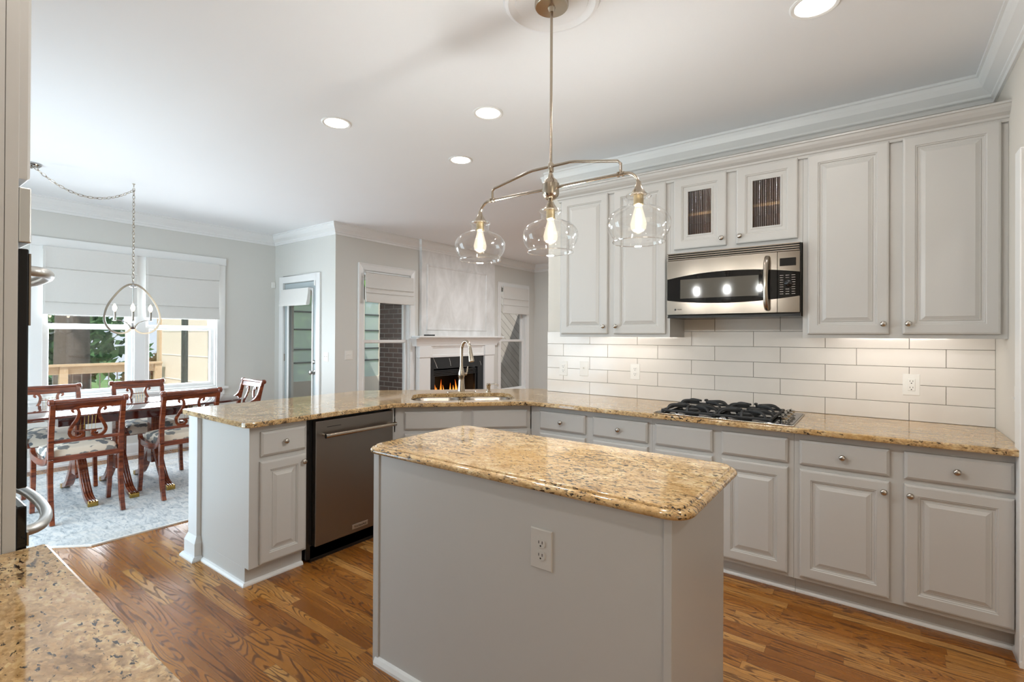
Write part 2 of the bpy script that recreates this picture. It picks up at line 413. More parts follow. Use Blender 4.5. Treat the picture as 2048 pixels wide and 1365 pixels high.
def copy_tree(o, parent=None):
    c = o.copy(); COL.objects.link(c)
    if parent: c.parent = parent
    for ch in list(o.children): copy_tree(ch, c)
    return c
def smooth_path(pts, n=6):
    # Catmull-Rom through 2-D or 3-D points
    P = [Vector(p) for p in pts]; out = []
    for i in range(len(P) - 1):
        p0, p1, p2, p3 = P[max(i - 1, 0)], P[i], P[i + 1], P[min(i + 2, len(P) - 1)]
        for k in range(n):
            t = k / n
            out.append(0.5 * ((2 * p1) + (p2 - p0) * t + (2 * p0 - 5 * p1 + 4 * p2 - p3) * t * t + (3 * p1 - p0 - 3 * p2 + p3) * t ** 3))
    out.append(P[-1]); return out
def round_poly(poly, rad, seg=6):
    out = []; n = len(poly)
    for i in range(n):
        p = Vector(poly[i]); a = Vector(poly[i - 1]); b = Vector(poly[(i + 1) % n]); r = rad[i] if isinstance(rad, (list, tuple)) else rad
        if r < 1e-4: out.append((p.x, p.y)); continue
        d0 = (a - p).normalized(); d1 = (b - p).normalized(); ang = d0.angle(d1); l = r / math.tan(ang / 2)
        l = min(l, (a - p).length * .49, (b - p).length * .49)
        q0, q1 = p + d0 * l, p + d1 * l
        for k in range(seg + 1):
            t = k / seg; q = q0 * (1 - t) ** 2 + p * 2 * t * (1 - t) + q1 * t * t; out.append((q.x, q.y))
    return out
def inset(poly, d):
    # poly counter-clockwise; move inwards by d
    n = len(poly); out = []
    for i in range(n):
        p0, p1, p2 = Vector(poly[i - 1]), Vector(poly[i]), Vector(poly[(i + 1) % n])
        e0 = (p1 - p0).normalized(); e1 = (p2 - p1).normalized()
        n0 = Vector((-e0.y, e0.x)); n1 = Vector((-e1.y, e1.x)); m = n0 + n1; m = m / max(m.dot(n0), 0.2)
        q = p1 + m * d; out.append((q.x, q.y))
    return out
def slab(poly, prof, hole=None, zt=None):
    """stone slab: edge profile (inset, z) from the top edge down; an optional hole through it."""
    mb = MB(); loops = [[(x, y, z) for x, y in inset(poly, i)] for i, z in prof]
    mb.loft(loops, True, False, False)
    zt = prof[0][1]; zb = prof[-1][1]
    for z, base in ((zt, inset(poly, prof[0][0])), (zb, inset(poly, prof[-1][0]))):
        rings = [[Vector((x, y, z)) for x, y in base]]
        if hole: rings.append([Vector((x, y, z)) for x, y in hole])
        flat = [p for r_ in rings for p in r_]; V = [mb.v(p) for p in flat]
        for tri in geometry.tessellate_polygon(rings): mb.f([V[i] for i in tri])
    if hole: mb.loft([[(x, y, zt) for x, y in hole], [(x, y, zb) for x, y in hole]], True)
    return mb

# ---------------------------------------------------------------- constants of the place
D, XR, XL = 3.643, 0.511, -2.2955       # cooking wall, its right and left ends
XW, YD, XC, YF = -6.86, 3.64, -5.418, 8.074
HC, CT, CB = 2.788, 0.914, 0.884        # ceiling, counter top and underside
X_, Y_, Z_ = Vector((1, 0, 0)), Vector((0, 1, 0)), Vector((0, 0, 1))

# ---------------------------------------------------------------- room shell
def wall_box(name, mat, *b): return struct(box(*b).build(name, mat))
struct(box(-7.0, 2.7, -2.7, 3.66, -0.12, 0).box(XC - .02, 2.7, 3.66, 8.2, -0.12, 0).build('floor', 'floor'))
struct(box(-7.0, 2.7, -2.7, 3.66, HC, HC + .2).box(XC - .02, 2.7, 3.66, 8.2, HC, HC + .2).build('ceiling', 'ceil'))
wall_n = wall_box('wall_north', 'wall', XL, 2.6, D, D + .117, 0, HC)
wall_box('wall_east', 'wall', XR, XR + .11, 3.05, D, 0, HC)
wall_box('wall_east_header', 'wall', XR, XR + .11, -.45, 3.05, 2.2, HC)
wall_box('wall_side_room', 'wall', 2.6, 2.7, -2.7, 8.2, 0, HC)

wall_box('wall_hall', 'wall', -.45, -.33, -2.6, -.46, 0, HC)
wall_box('wall_hall_end', 'wall', -.45, 2.7, -2.72, -2.6, 0, HC)
wall_box('wall_family_far', 'wall2', XC - .1, 2.7, YF, YF + .12, 0, HC)
# wall with holes: list of (a0,a1,z0,z1) openings along the wall axis
def pierced(name, mat, axis, c0, c1, a0, a1, holes):
    mb = MB(); zs = HC; cuts = sorted(holes); cur = a0
    def put(p, q, z0, z1):
        if q - p < 1e-4 or z1 - z0 < 1e-4: return
        if axis == 'Y': mb.box(c0, c1, p, q, z0, z1)
        else: mb.box(p, q, c0, c1, z0, z1)
    for h0, h1, z0, z1 in cuts:
        put(cur, h0, 0, zs); put(h0, h1, 0, z0); put(h0, h1, z1, zs); cur = h1
    put(cur, a1, 0, zs)
    return struct(mb.build(name, mat))
pierced('wall_south', 'wall', 'X', -.58, -.46, -7.0, -.45, [(-6.0, -3.5, .02, 2.15)])
pierced('wall_west', 'wall2', 'Y', XW - .14, XW, -.46, YD + .14, [(1.215, 1.985, .73, 2.28), (2.095, 2.865, .73, 2.28)])
pierced('wall_patio', 'wall2', 'X', YD, YD + .14, XW, XC, [(-6.61, -5.815, 0, 2.1)])
pierced('wall_fireplace', 'wall2', 'Y', XC - .14, XC, YD + .14, YF, [(4.06, 4.86, .42, 2.24), (5.30, 6.30, 0, .88), (7.0, 7.79, .38, 2.26)])

# crown mouldings (white) along the ceiling
CR = [(0, 2.647), (.012, 2.647), (.014, 2.668), (.022, 2.676), (.022, 2.690), (.034, 2.700), (.060, 2.722), (.074, 2.750), (.078, 2.770), (.088, 2.774), (.088, HC), (0, HC)]
CRW = [(o, z) for o, z in CR]
struct(MB().plan([(XR, 2.2), (XR, D), (XL, D)], CRW).build('trim_1', 'trim'))
struct(MB().plan([(XL, D), (XL, D + .117), (2.6, D + .117)], CRW).build('trim_2', 'trim'))
struct(MB().plan([(2.6, YF), (XC, YF), (XC, 6.77), (XC + .05, 6.77), (XC + .05, 5.045), (XC, 5.045), (XC, YD), (XW, YD), (XW, -.46)], CRW).build('trim_3', 'trim'))
# baseboards
BB = [(0, 0), (.022, 0), (.022, .022), (.014, .03), (.014, .12), (.008, .14), (0, .14)]
struct(MB().plan([(XW, YD), (XW, -.46)], BB).build('baseboard_west', 'trim'))
struct(MB().plan([(XC, YD), (-5.726, YD)], BB).build('baseboard_patio', 'trim'))
struct(MB().plan([(XC, 4.88), (XC, YD)], BB).build('baseboard_family', 'trim'))
struct(MB().plan([(XR, 2.95), (XR, 3.09)], BB).build('baseboard_east', 'trim'))
# cased opening at the right edge
struct(box(XR - .022, XR + .13, 2.955, 3.05, 0, 2.2).build('trim_4', 'trim', bevel=.004))

# ---------------------------------------------------------------- backsplash
bs = MB(); T = .1028
def tiles(mb, x0, x1, row, joints, ztop=None):
    z0 = CT + row * T; z1 = min(z0 + T, ztop or 9)
    xs = [x0] + [j for j in joints if x0 + .02 < j < x1 - .02] + [x1]
    for a, b in zip(xs, xs[1:]):
        mb.rloops((a + .0012, D - .004, z0 + .0012), X_, Z_, -Y_, b - a - .0024, z1 - z0 - .0024, [(0, 0), (0, .0045), (.0012, .006)])
JE = [-1.887 + .408 * k for k in range(7)]; JO = [-2.135 + .408 * k for k in range(8)]
for r_ in range(5): tiles(bs, XL, XR, r_, JO if r_ % 2 else JE)
tiles(bs, -1.125, -.345, 5, JO, 1.535)
bs.build('backsplash_tile', 'tile', wall_n, label='glossy white subway tile backsplash')
box(XL, XR, D - .004, D, CT, CT + 5 * T).box(-1.125, -.345, D - .004, D, CT + 5 * T, 1.535).build('grout', 'grout', wall_n)

# ---------------------------------------------------------------- joinery helpers
RAISED = [(0, 0), (0, .014), (.003, .018), (.010, .020), (.050, .020), (.053, .0160), (.057, .0160), (.060, .0100), (.069, .0090), (.072, .0125), (.075, .0125), (.089, .0180), (.092, .0195)]
DRAWER = [(0, 0), (0, .012), (.004, .015), (.012, .020)]
def front(name, par, o, u, n, w, h, prof, mat='cab'):
    return MB().rloops(o, u, Z_, n, w, h, prof).build(name, mat, par)
def knob(par, p, n, r=.0155):
    return MB().lathe(p, n, [(.009, 0), (.007, .004), (.0055, .010), (.007, .013), (r * .9, .016), (r, .021), (r * .92, .026), (r * .6, .030), (.001, .0315)], 16).build('knob', 'knob', par, smooth=True)

# ---------------------------------------------------------------- base cabinets on the cooking wall
YFF = 3.035                     # face frame plane
SHOE = [(0, 0), (.016, 0), (.016, .008), (.010, .018), (0, .022)]
def base_unit(name, label, x0, x1, fronts, group='base cabinets along the cooking wall'):
    t = thing(name, label, 'cabinet', ((x0 + x1) / 2, YFF, 0), group)
    g = .0006
    box(x0 + g, x1 - g, YFF, D - .008, .1, CB).box(x0 + g, x1 - g, 3.110, D - .008, 0, .1).build('carcass', 'cab', t)
    MB().plan([(x1 - g, 3.110), (x0 + g, 3.110)], SHOE).build('shoe_moulding', 'trim', t)
    for a, b, hk, side in fronts:
        d = front('drawer', t, (a, YFF, .715), X_, -Y_, b - a, .130, DRAWER)
        if hk: knob(d, ((a + b) / 2, YFF - .02, .780), -Y_)
        e = front('door', t, (a, YFF, .122), X_, -Y_, b - a, .568, RAISED)
        if side: knob(e, (b - .022 if side > 0 else a + .022, YFF - .02, .640), -Y_)
    return t
base_unit('base_cabinet', 'grey base cabinet with two knobbed drawers, left of the cooktop beside the corner sink', -2.055, -1.135, [(-1.972, -1.601, 1, 1), (-1.545, -1.16, 1, -1)])
base_unit('base_cabinet', 'grey base cabinet under the gas cooktop with two knobless false drawers', -1.135, -.353, [(-1.112, -.769, 0, 0), (-.718, -.381, 0, 0)])
base_unit('base_cabinet', 'grey base cabinet with knobbed drawers and doors in the right corner by the wall', -.353, XR, [(-.326, .054, 1, 1), (.110, .485, 1, -1)])

# corner sink cabinet across the diagonal
XPF = -2.757                    # peninsula face frame plane
CDG = 5.10                      # diagonal face: Y - X
U_ = Vector((1, 1, 0)).normalized(); Nd = Vector((1, -1, 0)).normalized()
p0 = Vector((XPF, CDG + XPF, 0)); p1 = Vector((YFF - CDG, YFF, 0)); Ld = (p1 - p0).length
t = thing('sink_cabinet', 'grey diagonal corner cabinet under the kitchen sink', 'cabinet', tuple((p0 + p1) / 2))
poly = [(p0.x, p0.y), (p1.x, p1.y), (-2.056, 3.06), (-2.056, D + .1), (-2.46, D + .09), (-3.355, 2.745), (-3.355, 2.333), (XPF, 2.333)]
MB().prism(poly, .1, .70).build('carcass', 'cab', t)
q0 = p0 - Nd * 0.075; q1 = p1 - Nd * 0.075
MB().prism([(q0.x, q0.y), (q1.x, q1.y), (q1.x - .12, q1.y + .12), (q0.x - .12, q0.y + .12)], 0, .1).build('toe_kick', 'cab', t)
fr = MB(); pa, pb = p0 + U_ * .002, p1
fr.obox(p0 + Z_ * .70, U_, Z_, -Nd, Ld, CB - .70, .022)
fr.build('face_frame', 'cab', t)
for a, b in ((.065, .480), (.545, .955)):
    d = front('false_drawer', t, p0 + U_ * (a * 1.0) + Z_ * .715, U_, Nd, (b - a), .130, DRAWER)
    e = front('door', t, p0 + U_ * a + Z_ * .122, U_, Nd, (b - a), .568, RAISED)
    knob(e, p0 + U_ * (b - .022 if a < .3 else a + .022) + Nd * .02 + Z_ * .64, Nd)

# peninsula end cabinet (drawer over narrow door) and filler, back panel, post
t = thing('peninsula_cabinet', 'narrow grey cabinet with one drawer and door at the peninsula end', 'cabinet', (XPF, 1.5, 0))
box(-3.36, XPF, 1.325, 1.662, .1, CB).box(-3.36, -2.80, 1.325, 1.662, 0, .1).build('carcass', 'cab', t, bevel=.0015)
MB().plan([(-2.80, 1.662), (-2.80, 1.325), (-3.322, 1.325)], SHOE).build('shoe_moulding', 'trim', t)
d = front('drawer', t, (XPF, 1.383, .710), Y_, X_, .266, .137, DRAWER); knob(d, (XPF + .02, 1.516, .780), X_)
e = front('door', t, (XPF, 1.379, .113), Y_, X_, .270, .569, RAISED); knob(e, (XPF + .02, 1.628, .640), X_)
t = tag(box(-2.80, XPF, 2.312, 2.332, 0.0, CB).build('filler_strip', 'cab'), 'narrow grey filler strip between dishwasher and diagonal sink cabinet', 'cabinet panel')
# rear of the peninsula towards the dining side
tag(box(-3.40, -3.362, 1.40, 2.70, 0, CB).build('back_panel', 'cab'), 'grey back panel of the peninsula facing the dining table', 'cabinet panel')
tag(MB().prism([(-3.36, 2.76), (-2.47, 3.745), (-2.49, 3.765), (-3.38, 2.775)], 0, CB).build('back_panel', 'cab'), 'grey diagonal back panel behind the corner sink facing the family room', 'cabinet panel')
t = thing('peninsula_post', 'white square post with stepped base at the peninsula corner', 'post', (-3.42, 1.35, 0))
box(-3.484, -3.3605, 1.300, 1.399, .14, CB).build('shaft', 'post', t, bevel=.003)
MB().loft([[(-3.484 - a, 1.300 - a, z), (-3.3605 + a * .9, 1.300 - a, z), (-3.3605 + a * .9, 1.3245, z), (-3.484 - a, 1.3245, z)] for a, z in ((.036, 0), (.036, .010), (.024, .026), (.016, .03), (.016, .105), (.001, .145))], True, True, True).build('plinth', 'post', t, bevel=.001)

# ---------------------------------------------------------------- granite worktop with sink cut-out
def rot(u, v): return (u - v) / math.sqrt(2), (u + v) / math.sqrt(2)    # u along the diagonal, v away from the cook
outer = [(-2.70, 1.28), (-2.70, 2.296), (-2.03, 2.965), (XR, 2.965), (XR, D - .007), (XL - .004, D - .007), (XL - .004, 3.76), (-2.47, 3.76), (-3.565, 2.66), (-3.565, 1.28)]
outer = round_poly(outer, [.05, .10, .10, 0, 0, 0, 0, .04, .05, .05])
hu0, hu1, hv0, hv1 = -.19, .59, 3.645, 4.10
hole = [rot(u, v) for u, v in round_poly([(hu0, hv0), (hu1, hv0), (hu1, hv1), (hu0, hv1)], .13, 8)]
EASE = [(.006, CT), (.002, CT - .0015), (0, CT - .006), (0, CB + .006), (.002, CB + .0015), (.006, CB)]
tag(slab(outer, EASE, hole).build('worktop', 'granite', bevel=0), 'long golden granite worktop running round the corner sink to the right wall', 'worktop')

# undermount sink
t = thing('kitchen_sink', 'stainless double-bowl sink sunk into the corner worktop', 'sink', (*rot(.2, 3.845), CB))
def bowl(u0, u1, v0, v1, z0, depth, name):
    mb = MB(); rim = [(hu0 - .012, hv0 - .012)]
    loops = []
    for i, z in ((0, z0), (.004, z0 - .006), (.012, z0 - depth + .03), (.04, z0 - depth)):
        loops.append([(*rot(u, v), z) for u, v in round_poly([(u0 + i, v0 + i), (u1 - i, v0 + i), (u1 - i, v1 - i), (u0 + i, v1 - i)], .11 - i * .5, 8)])
    mb.loft(loops, True, False, True); return mb.build(name, 'steel', t, smooth=True)
bowl(hu0, .19, hv0, hv1, CB - .001, .18, 'bowl'); bowl(.205, hu1, hv0, hv1, CB - .001, .18, 'bowl')
rim = MB(); ro = [(*rot(u, v),) for u, v in round_poly([(hu0 - .02, hv0 - .006), (hu1 + .02, hv0 - .006), (hu1 + .02, hv1 + .02), (hu0 - .02, hv1 + .02)], .13, 8)]
rim.loft([[(x, y, CB - .0005) for x, y in hole], [(x, y, CB - .0005) for x, y in ro], [(x, y, CB - .004) for x, y in ro]], True)
rim.build('flange', 'steel', t)
MB().loft([[(*rot(u, v), CB - .001) for u, v in ((.188, hv0), (.207, hv0), (.207, hv1), (.188, hv1))]], True, False, True).build('divider', 'steel', t)

# faucet
fx, fy = rot(.205, 4.205)
t = thing('kitchen_faucet', 'tall brushed nickel pull-down faucet behind the corner sink', 'faucet', (fx, fy, CT))
F = Vector((fx, fy, CT)); Tw = Vector((1, -1, 0)).normalized()
Tw2 = (Tw * .93 + U_ * .37).normalized()
mb = MB(); mb.loft([[(*rot(u, v), z) for u, v in round_poly([(.205 - .125 + i, 4.205 - .03 + i), (.205 + .125 - i, 4.205 - .03 + i), (.205 + .125 - i, 4.205 + .03 - i), (.205 - .125 + i, 4.205 + .03 - i)], .03 - i, 6)] for i, z in ((0, CT), (0, CT + .004), (.003, CT + .006))], True, True, True)
mb.build('base_plate', 'nickel', t)
MB().lathe(F + Z_ * .006, Z_, [(.030, 0), (.029, .02), (.024, .09), (.022, .115), (.027, .125), (.0265, .15), (.017, .19), (.014, .21)], 24).build('body', 'nickel', t, smooth=True)
pts = [F + Z_ * .20, F + Z_ * .30]
for k in range(1, 12):
    a = PI * k / 12 * 1.0
    pts.append(F + Z_ * (.345 + .085 * math.sin(a)) + Tw2 * (.085 * (1 - math.cos(a))))
MB().tube(smooth_path(pts, 3), .0125, 14).build('spout', 'nickel', t, smooth=True)
e_ = pts[-1]; dn = (Vector((0, 0, -1)) + Tw2 * .28).normalized()
MB().lathe(e_ - dn * .01, dn, [(.013, 0), (.0145, .02), (.018, .06), (.0215, .10), (.0215, .115), (.017, .118)], 20).build('spray_head', 'nickel', t, smooth=True)
hd = (U_ * .9 - Tw * .2).normalized()
MB().tube([F + Z_ * .15 + hd * .022, F + Z_ * .152 + hd * .045], .012, 12).build('handle_hub', 'nickel', t, smooth=True)
MB().tube([F + Z_ * .150 + hd * .043, F + Z_ * .175 + hd * .05, F + Z_ * .215 + hd * .056], [.007, .006, .005], 10).build('lever', 'nickel', t, smooth=True)
# soap dispenser
sx_, sy_ = rot(.435, 4.20); P = Vector((sx_, sy_, CT))
t = thing('soap_dispenser', 'small brushed nickel soap pump on the worktop right of the faucet', 'soap dispenser', tuple(P))
MB().lathe(P, Z_, [(.022, 0), (.022, .006), (.016, .010), (.0155, .045), (.0185, .05), (.0185, .066), (.012, .072)], 18).build('pump_body', 'nickel', t, smooth=True)
MB().tube([P + Z_ * .062, P + Z_ * .068 + Tw2 * .03 + U_ * .03, P + Z_ * .066 + Tw2 * .05 + U_ * .05, P + Z_ * .052 + Tw2 * .056 + U_ * .056], .006, 10).build('nozzle', 'nickel', t, smooth=True)

# ---------------------------------------------------------------- dishwasher
t = thing('dishwasher', 'stainless steel dishwasher with bar handle built into the peninsula', 'dishwasher', (-2.78, 2.0, 0))
box(-3.34, -2.775, 1.672, 2.305, .02, .87).build('tub_housing', 'black', t)
box(-2.775, -2.735, 1.710, 2.305, .045 + .055, .862).build('door_panel', 'steelv', t, bevel=.004)
box(-2.80, -2.775, 1.70, 2.305, 0, .098).build('kick_plate', 'black', t)
h = MB().tube([(-2.682, 1.745, .775), (-2.682, 2.283, .775)], .0125, 16); h.build('handle_bar', 'nickel', t, smooth=True)
for yy in (1.760, 2.268):
    MB().tube([(-2.735, yy, .775), (-2.686, yy, .775)], .0085, 12).build('handle_post', 'nickel', t, smooth=True)
    MB().tube([(-2.682, yy - .018 if yy < 2 else yy - .004, .775), (-2.682, yy + .004 if yy < 2 else yy + .018, .775)], .0142, 16).build('handle_ferrule', 'chrome', t, smooth=True)
box(-2.7352, -2.7342, 1.785, 1.885, .818, .8215).build('vent_slot', 'dark', t)
bd = box(-2.735, -2.7325, 1.972, 2.094, .126, .156).build('badge', 'satin', t, bevel=.001, label='small bright nameplate')
def text_curve(name, s, size, loc, rot_, mat, par, ext=.0004):
    c = bpy.data.curves.new(name, 'FONT'); c.body = s; c.size = size; c.extrude = ext; c.align_x = 'CENTER'; c.align_y = 'CENTER'
    c.materials.append(M[mat]); o = bpy.data.objects.new(name, c); COL.objects.link(o)
    return o
def text(name, s, size, loc, rot_, mat, par):
    o = text_curve(name + '_curve', s, size, loc, rot_, mat, par)
    bpy.context.view_layer.update()
    me = bpy.data.meshes.new_from_object(o.evaluated_get(bpy.context.evaluated_depsgraph_get())); bpy.data.objects.remove(o)
    o = bpy.data.objects.new(name, me); COL.objects.link(o)
    o.parent = par; o.location = Vector(loc) - WL[par]; o.rotation_euler = rot_; WL[o] = WL[par]; return o
text('badge_lettering', 'KitchenAid', .020, (-2.7322, 2.033, .1405), (PI / 2, 0, PI / 2), 'dark', bd)

# ---------------------------------------------------------------- island
t = thing('island_cabinet', 'freestanding grey kitchen island base with corner strips', 'kitchen island', (-1.08, 1.64, 0))
IX0, IX1, IY0, IY1, IT = -1.708, -.450, 1.352, 1.928, .889
box(IX0, IX1, IY0, IY1, 0, IT).build('body', 'cab', t)
for a, b in ((IX0 - .012, IX0 + .022), (IX1 - .020, IX1 + .003)):
    box(a, b, IY0 - .006, IY0, 0.0, IT).build('corner_strip', 'cab', t, bevel=.0015)
MB().plan([(IX1, IY0), (IX0 + .006, IY0)], SHOE and [(o * 1.1, z * 1.5) for o, z in SHOE]).build('shoe_moulding', 'trim', t)
OGEE = [(.030, .923), (.026, .9228), (.0225, .920), (.021, .9165), (.016, .9155), (.009, .9135), (.003, .909), (0, .903), (0, .899), (.003, .894), (.009, .8905), (.016, .889)]
ip = round_poly([(-1.755, 1.318), (-.395, 1.318), (-.395, 1.958), (-1.755, 1.958)], .085, 10)
tag(slab(ip, OGEE).build('island_worktop', 'granite', smooth=True), 'golden granite slab with ogee edge on top of the island', 'worktop')

# ---------------------------------------------------------------- outlets and switches
def outlet(label, c, u, n, kind='duplex', w=.079, h=.122, group=None, mat='plate'):
    c, u, n = Vector(c), Vector(u), Vector(n)
    cat = 'light switch' if kind.startswith('switch') else 'outlet'
    t = thing('light_switch' if cat == 'light switch' else 'wall_outlet', label, cat, tuple(c), group)
    MB().rloops(c - u * w / 2 - Z_ * h / 2, u, Z_, n, w, h, [(0, 0), (0, .003), (.003, .006)]).build('cover_plate', mat, t)
    if kind == 'duplex':
        for dz in (.020, -.020):
            mb = MB(); pts = round_poly([(-.017, -.014), (.017, -.014), (.017, .014), (-.017, .014)], .012, 5)
            mb.loft([[c + u * a + Z_ * (b + dz) + n * d for a, b in pts] for d in (.006, .0085)], True, False, True)
            rc = mb.build('receptacle', mat, t)
            for du in (-.0065, .0065): MB().obox(c + u * (du - .0012) + Z_ * (dz - .001) + n * .0085, u, Z_, n, .0024, .009, .0004).build('slot', 'dark', rc)
            MB().lathe(c + Z_ * (dz - .008) + n * .0085, n, [(.0028, 0), (.0028, .0004)], 10).build('ground_hole', 'dark', rc)
    elif kind == 'gfci':
        rc = MB().rloops(c - u * .0168 - Z_ * .034, u, Z_, n, .0336, .068, [(0, .005), (0, .008), (.0015, .009)]).build('receptacle', mat, t)
        for dz in (.017, -.019):
            for du in (-.0065, .0065): MB().obox(c + u * (du - .0012) + Z_ * (dz) + n * .009, u, Z_, n, .0024, .008, .0004).build('slot', 'dark', rc)
            MB().lathe(c + Z_ * (dz - .008) + n * .009, n, [(.003, 0), (.003, .0004)], 10).build('ground_hole', 'dark', rc)
    else:
        k = int(kind[6:])
        for i in range(k):
            du = (i - (k - 1) / 2) * .046
            MB().obox(c + u * (du - .005) - Z_ * .012 + n * .005, u, Z_, n, .010, .024, .0015).obox(c + u * (du - .0035) + Z_ * .001 + n * .006, u, (Z_ + n * .5).normalized(), n, .007, .012, .009).build('toggle', mat, t, bevel=.001)
    return t
yb = D - .0066
outlet('white outlet on the tiles at the far left of the backsplash', (-2.134, yb, 1.118), X_, -Y_, 'gfci')
outlet('cream toggle switch on the backsplash between two outlets', (-1.938, yb, 1.123), X_, -Y_, 'switch1')
outlet('white duplex outlet on the backsplash left of the cooktop', (-1.496, yb, 1.119), X_, -Y_, 'duplex')
outlet('wide white outlet on the backsplash right of the cooktop', (.163, yb, 1.121), X_, -Y_, 'gfci', .078)
outlet('grey duplex outlet on the front of the island', (-.872, IY0, .697), X_, -Y_, 'duplex', .083, .130, None, 'plate_grey')
outlet('white switch plate on the short right wall above the counter', (XR, 3.118, 1.115), -Y_, -X_, 'switch1', .08, .12)
outlet('white double switch on the grey wall left of the family room window', (XC, 3.84, 1.137), -Y_, X_, 'switch2', .115, .118)
outlet('white switch plate on the wall right of the patio door', (-5.60, YD, 1.115), X_, -Y_, 'switch2', .09, .118)
tag(box(-6.858, -6.835, 3.582, 3.632, 2.05, 2.135).build('motion_sensor', 'plate', bevel=.006), 'small white motion sensor high in the dining corner', 'sensor')

# ---------------------------------------------------------------- cooktop
t = thing('gas_cooktop', 'black gas cooktop with cast iron grates set in the granite', 'cooktop', (-.73, 3.25, CT))
box(-1.112, -.350, 2.995, 3.512, CT, CT + .006).build('steel_edge', 'steel', t, bevel=.002)
box(-1.104, -.358, 3.001, 3.506, CT + .006, CT + .009).build('glass_top', 'ovenglass', t, bevel=.001)
gz = CT + .009
for cx in (-.915, -.615):
    for cy in (3.12, 3.385):
        MB().lathe((cx, cy, gz), Z_, [(.052, 0), (.050, .008), (.040, .010), (.040, .018), (.034, .022), (.001, .023)], 24).build('burner', 'iron', t, smooth=True)
for gx0, gx1 in ((-1.065, -.768), (-.762, -.465)):
    mb = MB(); cxm = (gx0 + gx1) / 2
    fr_ = [(gx0, 3.025), (gx1, 3.025), (gx1, 3.48), (gx0, 3.48)]
    for i in range(4):
        a, b = fr_[i], fr_[(i + 1) % 4]
        mb.ribbon([(a[0], a[1], gz + .012), (b[0], b[1], gz + .012)], .014, .012, (0, 0, 1))
    mb.ribbon([(gx0, 3.2525, gz + .014), (gx1, 3.2525, gz + .014)], .016, .012, (0, 0, 1))
    for x in (gx0, gx1):
        for y in (3.025, 3.48): mb.box(x - .008, x + .008, y - .008, y + .008, gz, gz + .02)
    for cy in (3.12, 3.385):
        for k in range(4):
            a = PI / 4 + k * PI / 2; dx, dy = math.cos(a), math.sin(a)
            ex, ey = .128, .105
            e0 = Vector((cxm + dx * ex * 1.38, cy + dy * ey * 1.2, gz + .016))
            path = smooth_path([e0, e0 + Vector((-dx * .02, -dy * .02, .018)), e0 + Vector((-dx * .06, -dy * .05, .027)), Vector((cxm + dx * .03, cy + dy * .03, gz + .040))], 4)
            mb.ribbon(path, .013, .013, (0, 0, 1))
        for sgn in (-1, 1):
            x0 = gx0 if sgn < 0 else gx1
            path = smooth_path([(x0, cy, gz + .014), (x0 - sgn * .015, cy, gz + .034), (x0 - sgn * .05, cy, gz + .042), (x0 - sgn * .105, cy, gz + .042)], 4)
            mb.ribbon([Vector(p) for p in path], .014, .013, (0, 1, 0))
        yo = 3.025 if cy < 3.25 else 3.48; s2 = -1 if cy < 3.25 else 1
        path = smooth_path([(cxm, yo, gz + .014), (cxm, yo - s2 * .012, gz + .036), (cxm, yo - s2 * .03, gz + .043), (cxm, cy + s2 * .035, gz + .043)], 4)
        mb.ribbon([Vector(p) for p in path], .014, .013, (1, 0, 0))
    mb.build('grate', 'iron', t, bevel=.003)
for yk in (3.085, 3.185, 3.285, 3.385):
    MB().lathe((-.412, yk, gz), Z_, [(.026, 0), (.026, .003), (.018, .005), (.017, .012), (.0235, .015), (.0245, .026), (.020, .030), (.001, .0315)], 22).box(-.4155, -.4085, yk - .022, yk + .022, gz + .030, gz + .036).build('control_knob', 'chrome', t, smooth=True)

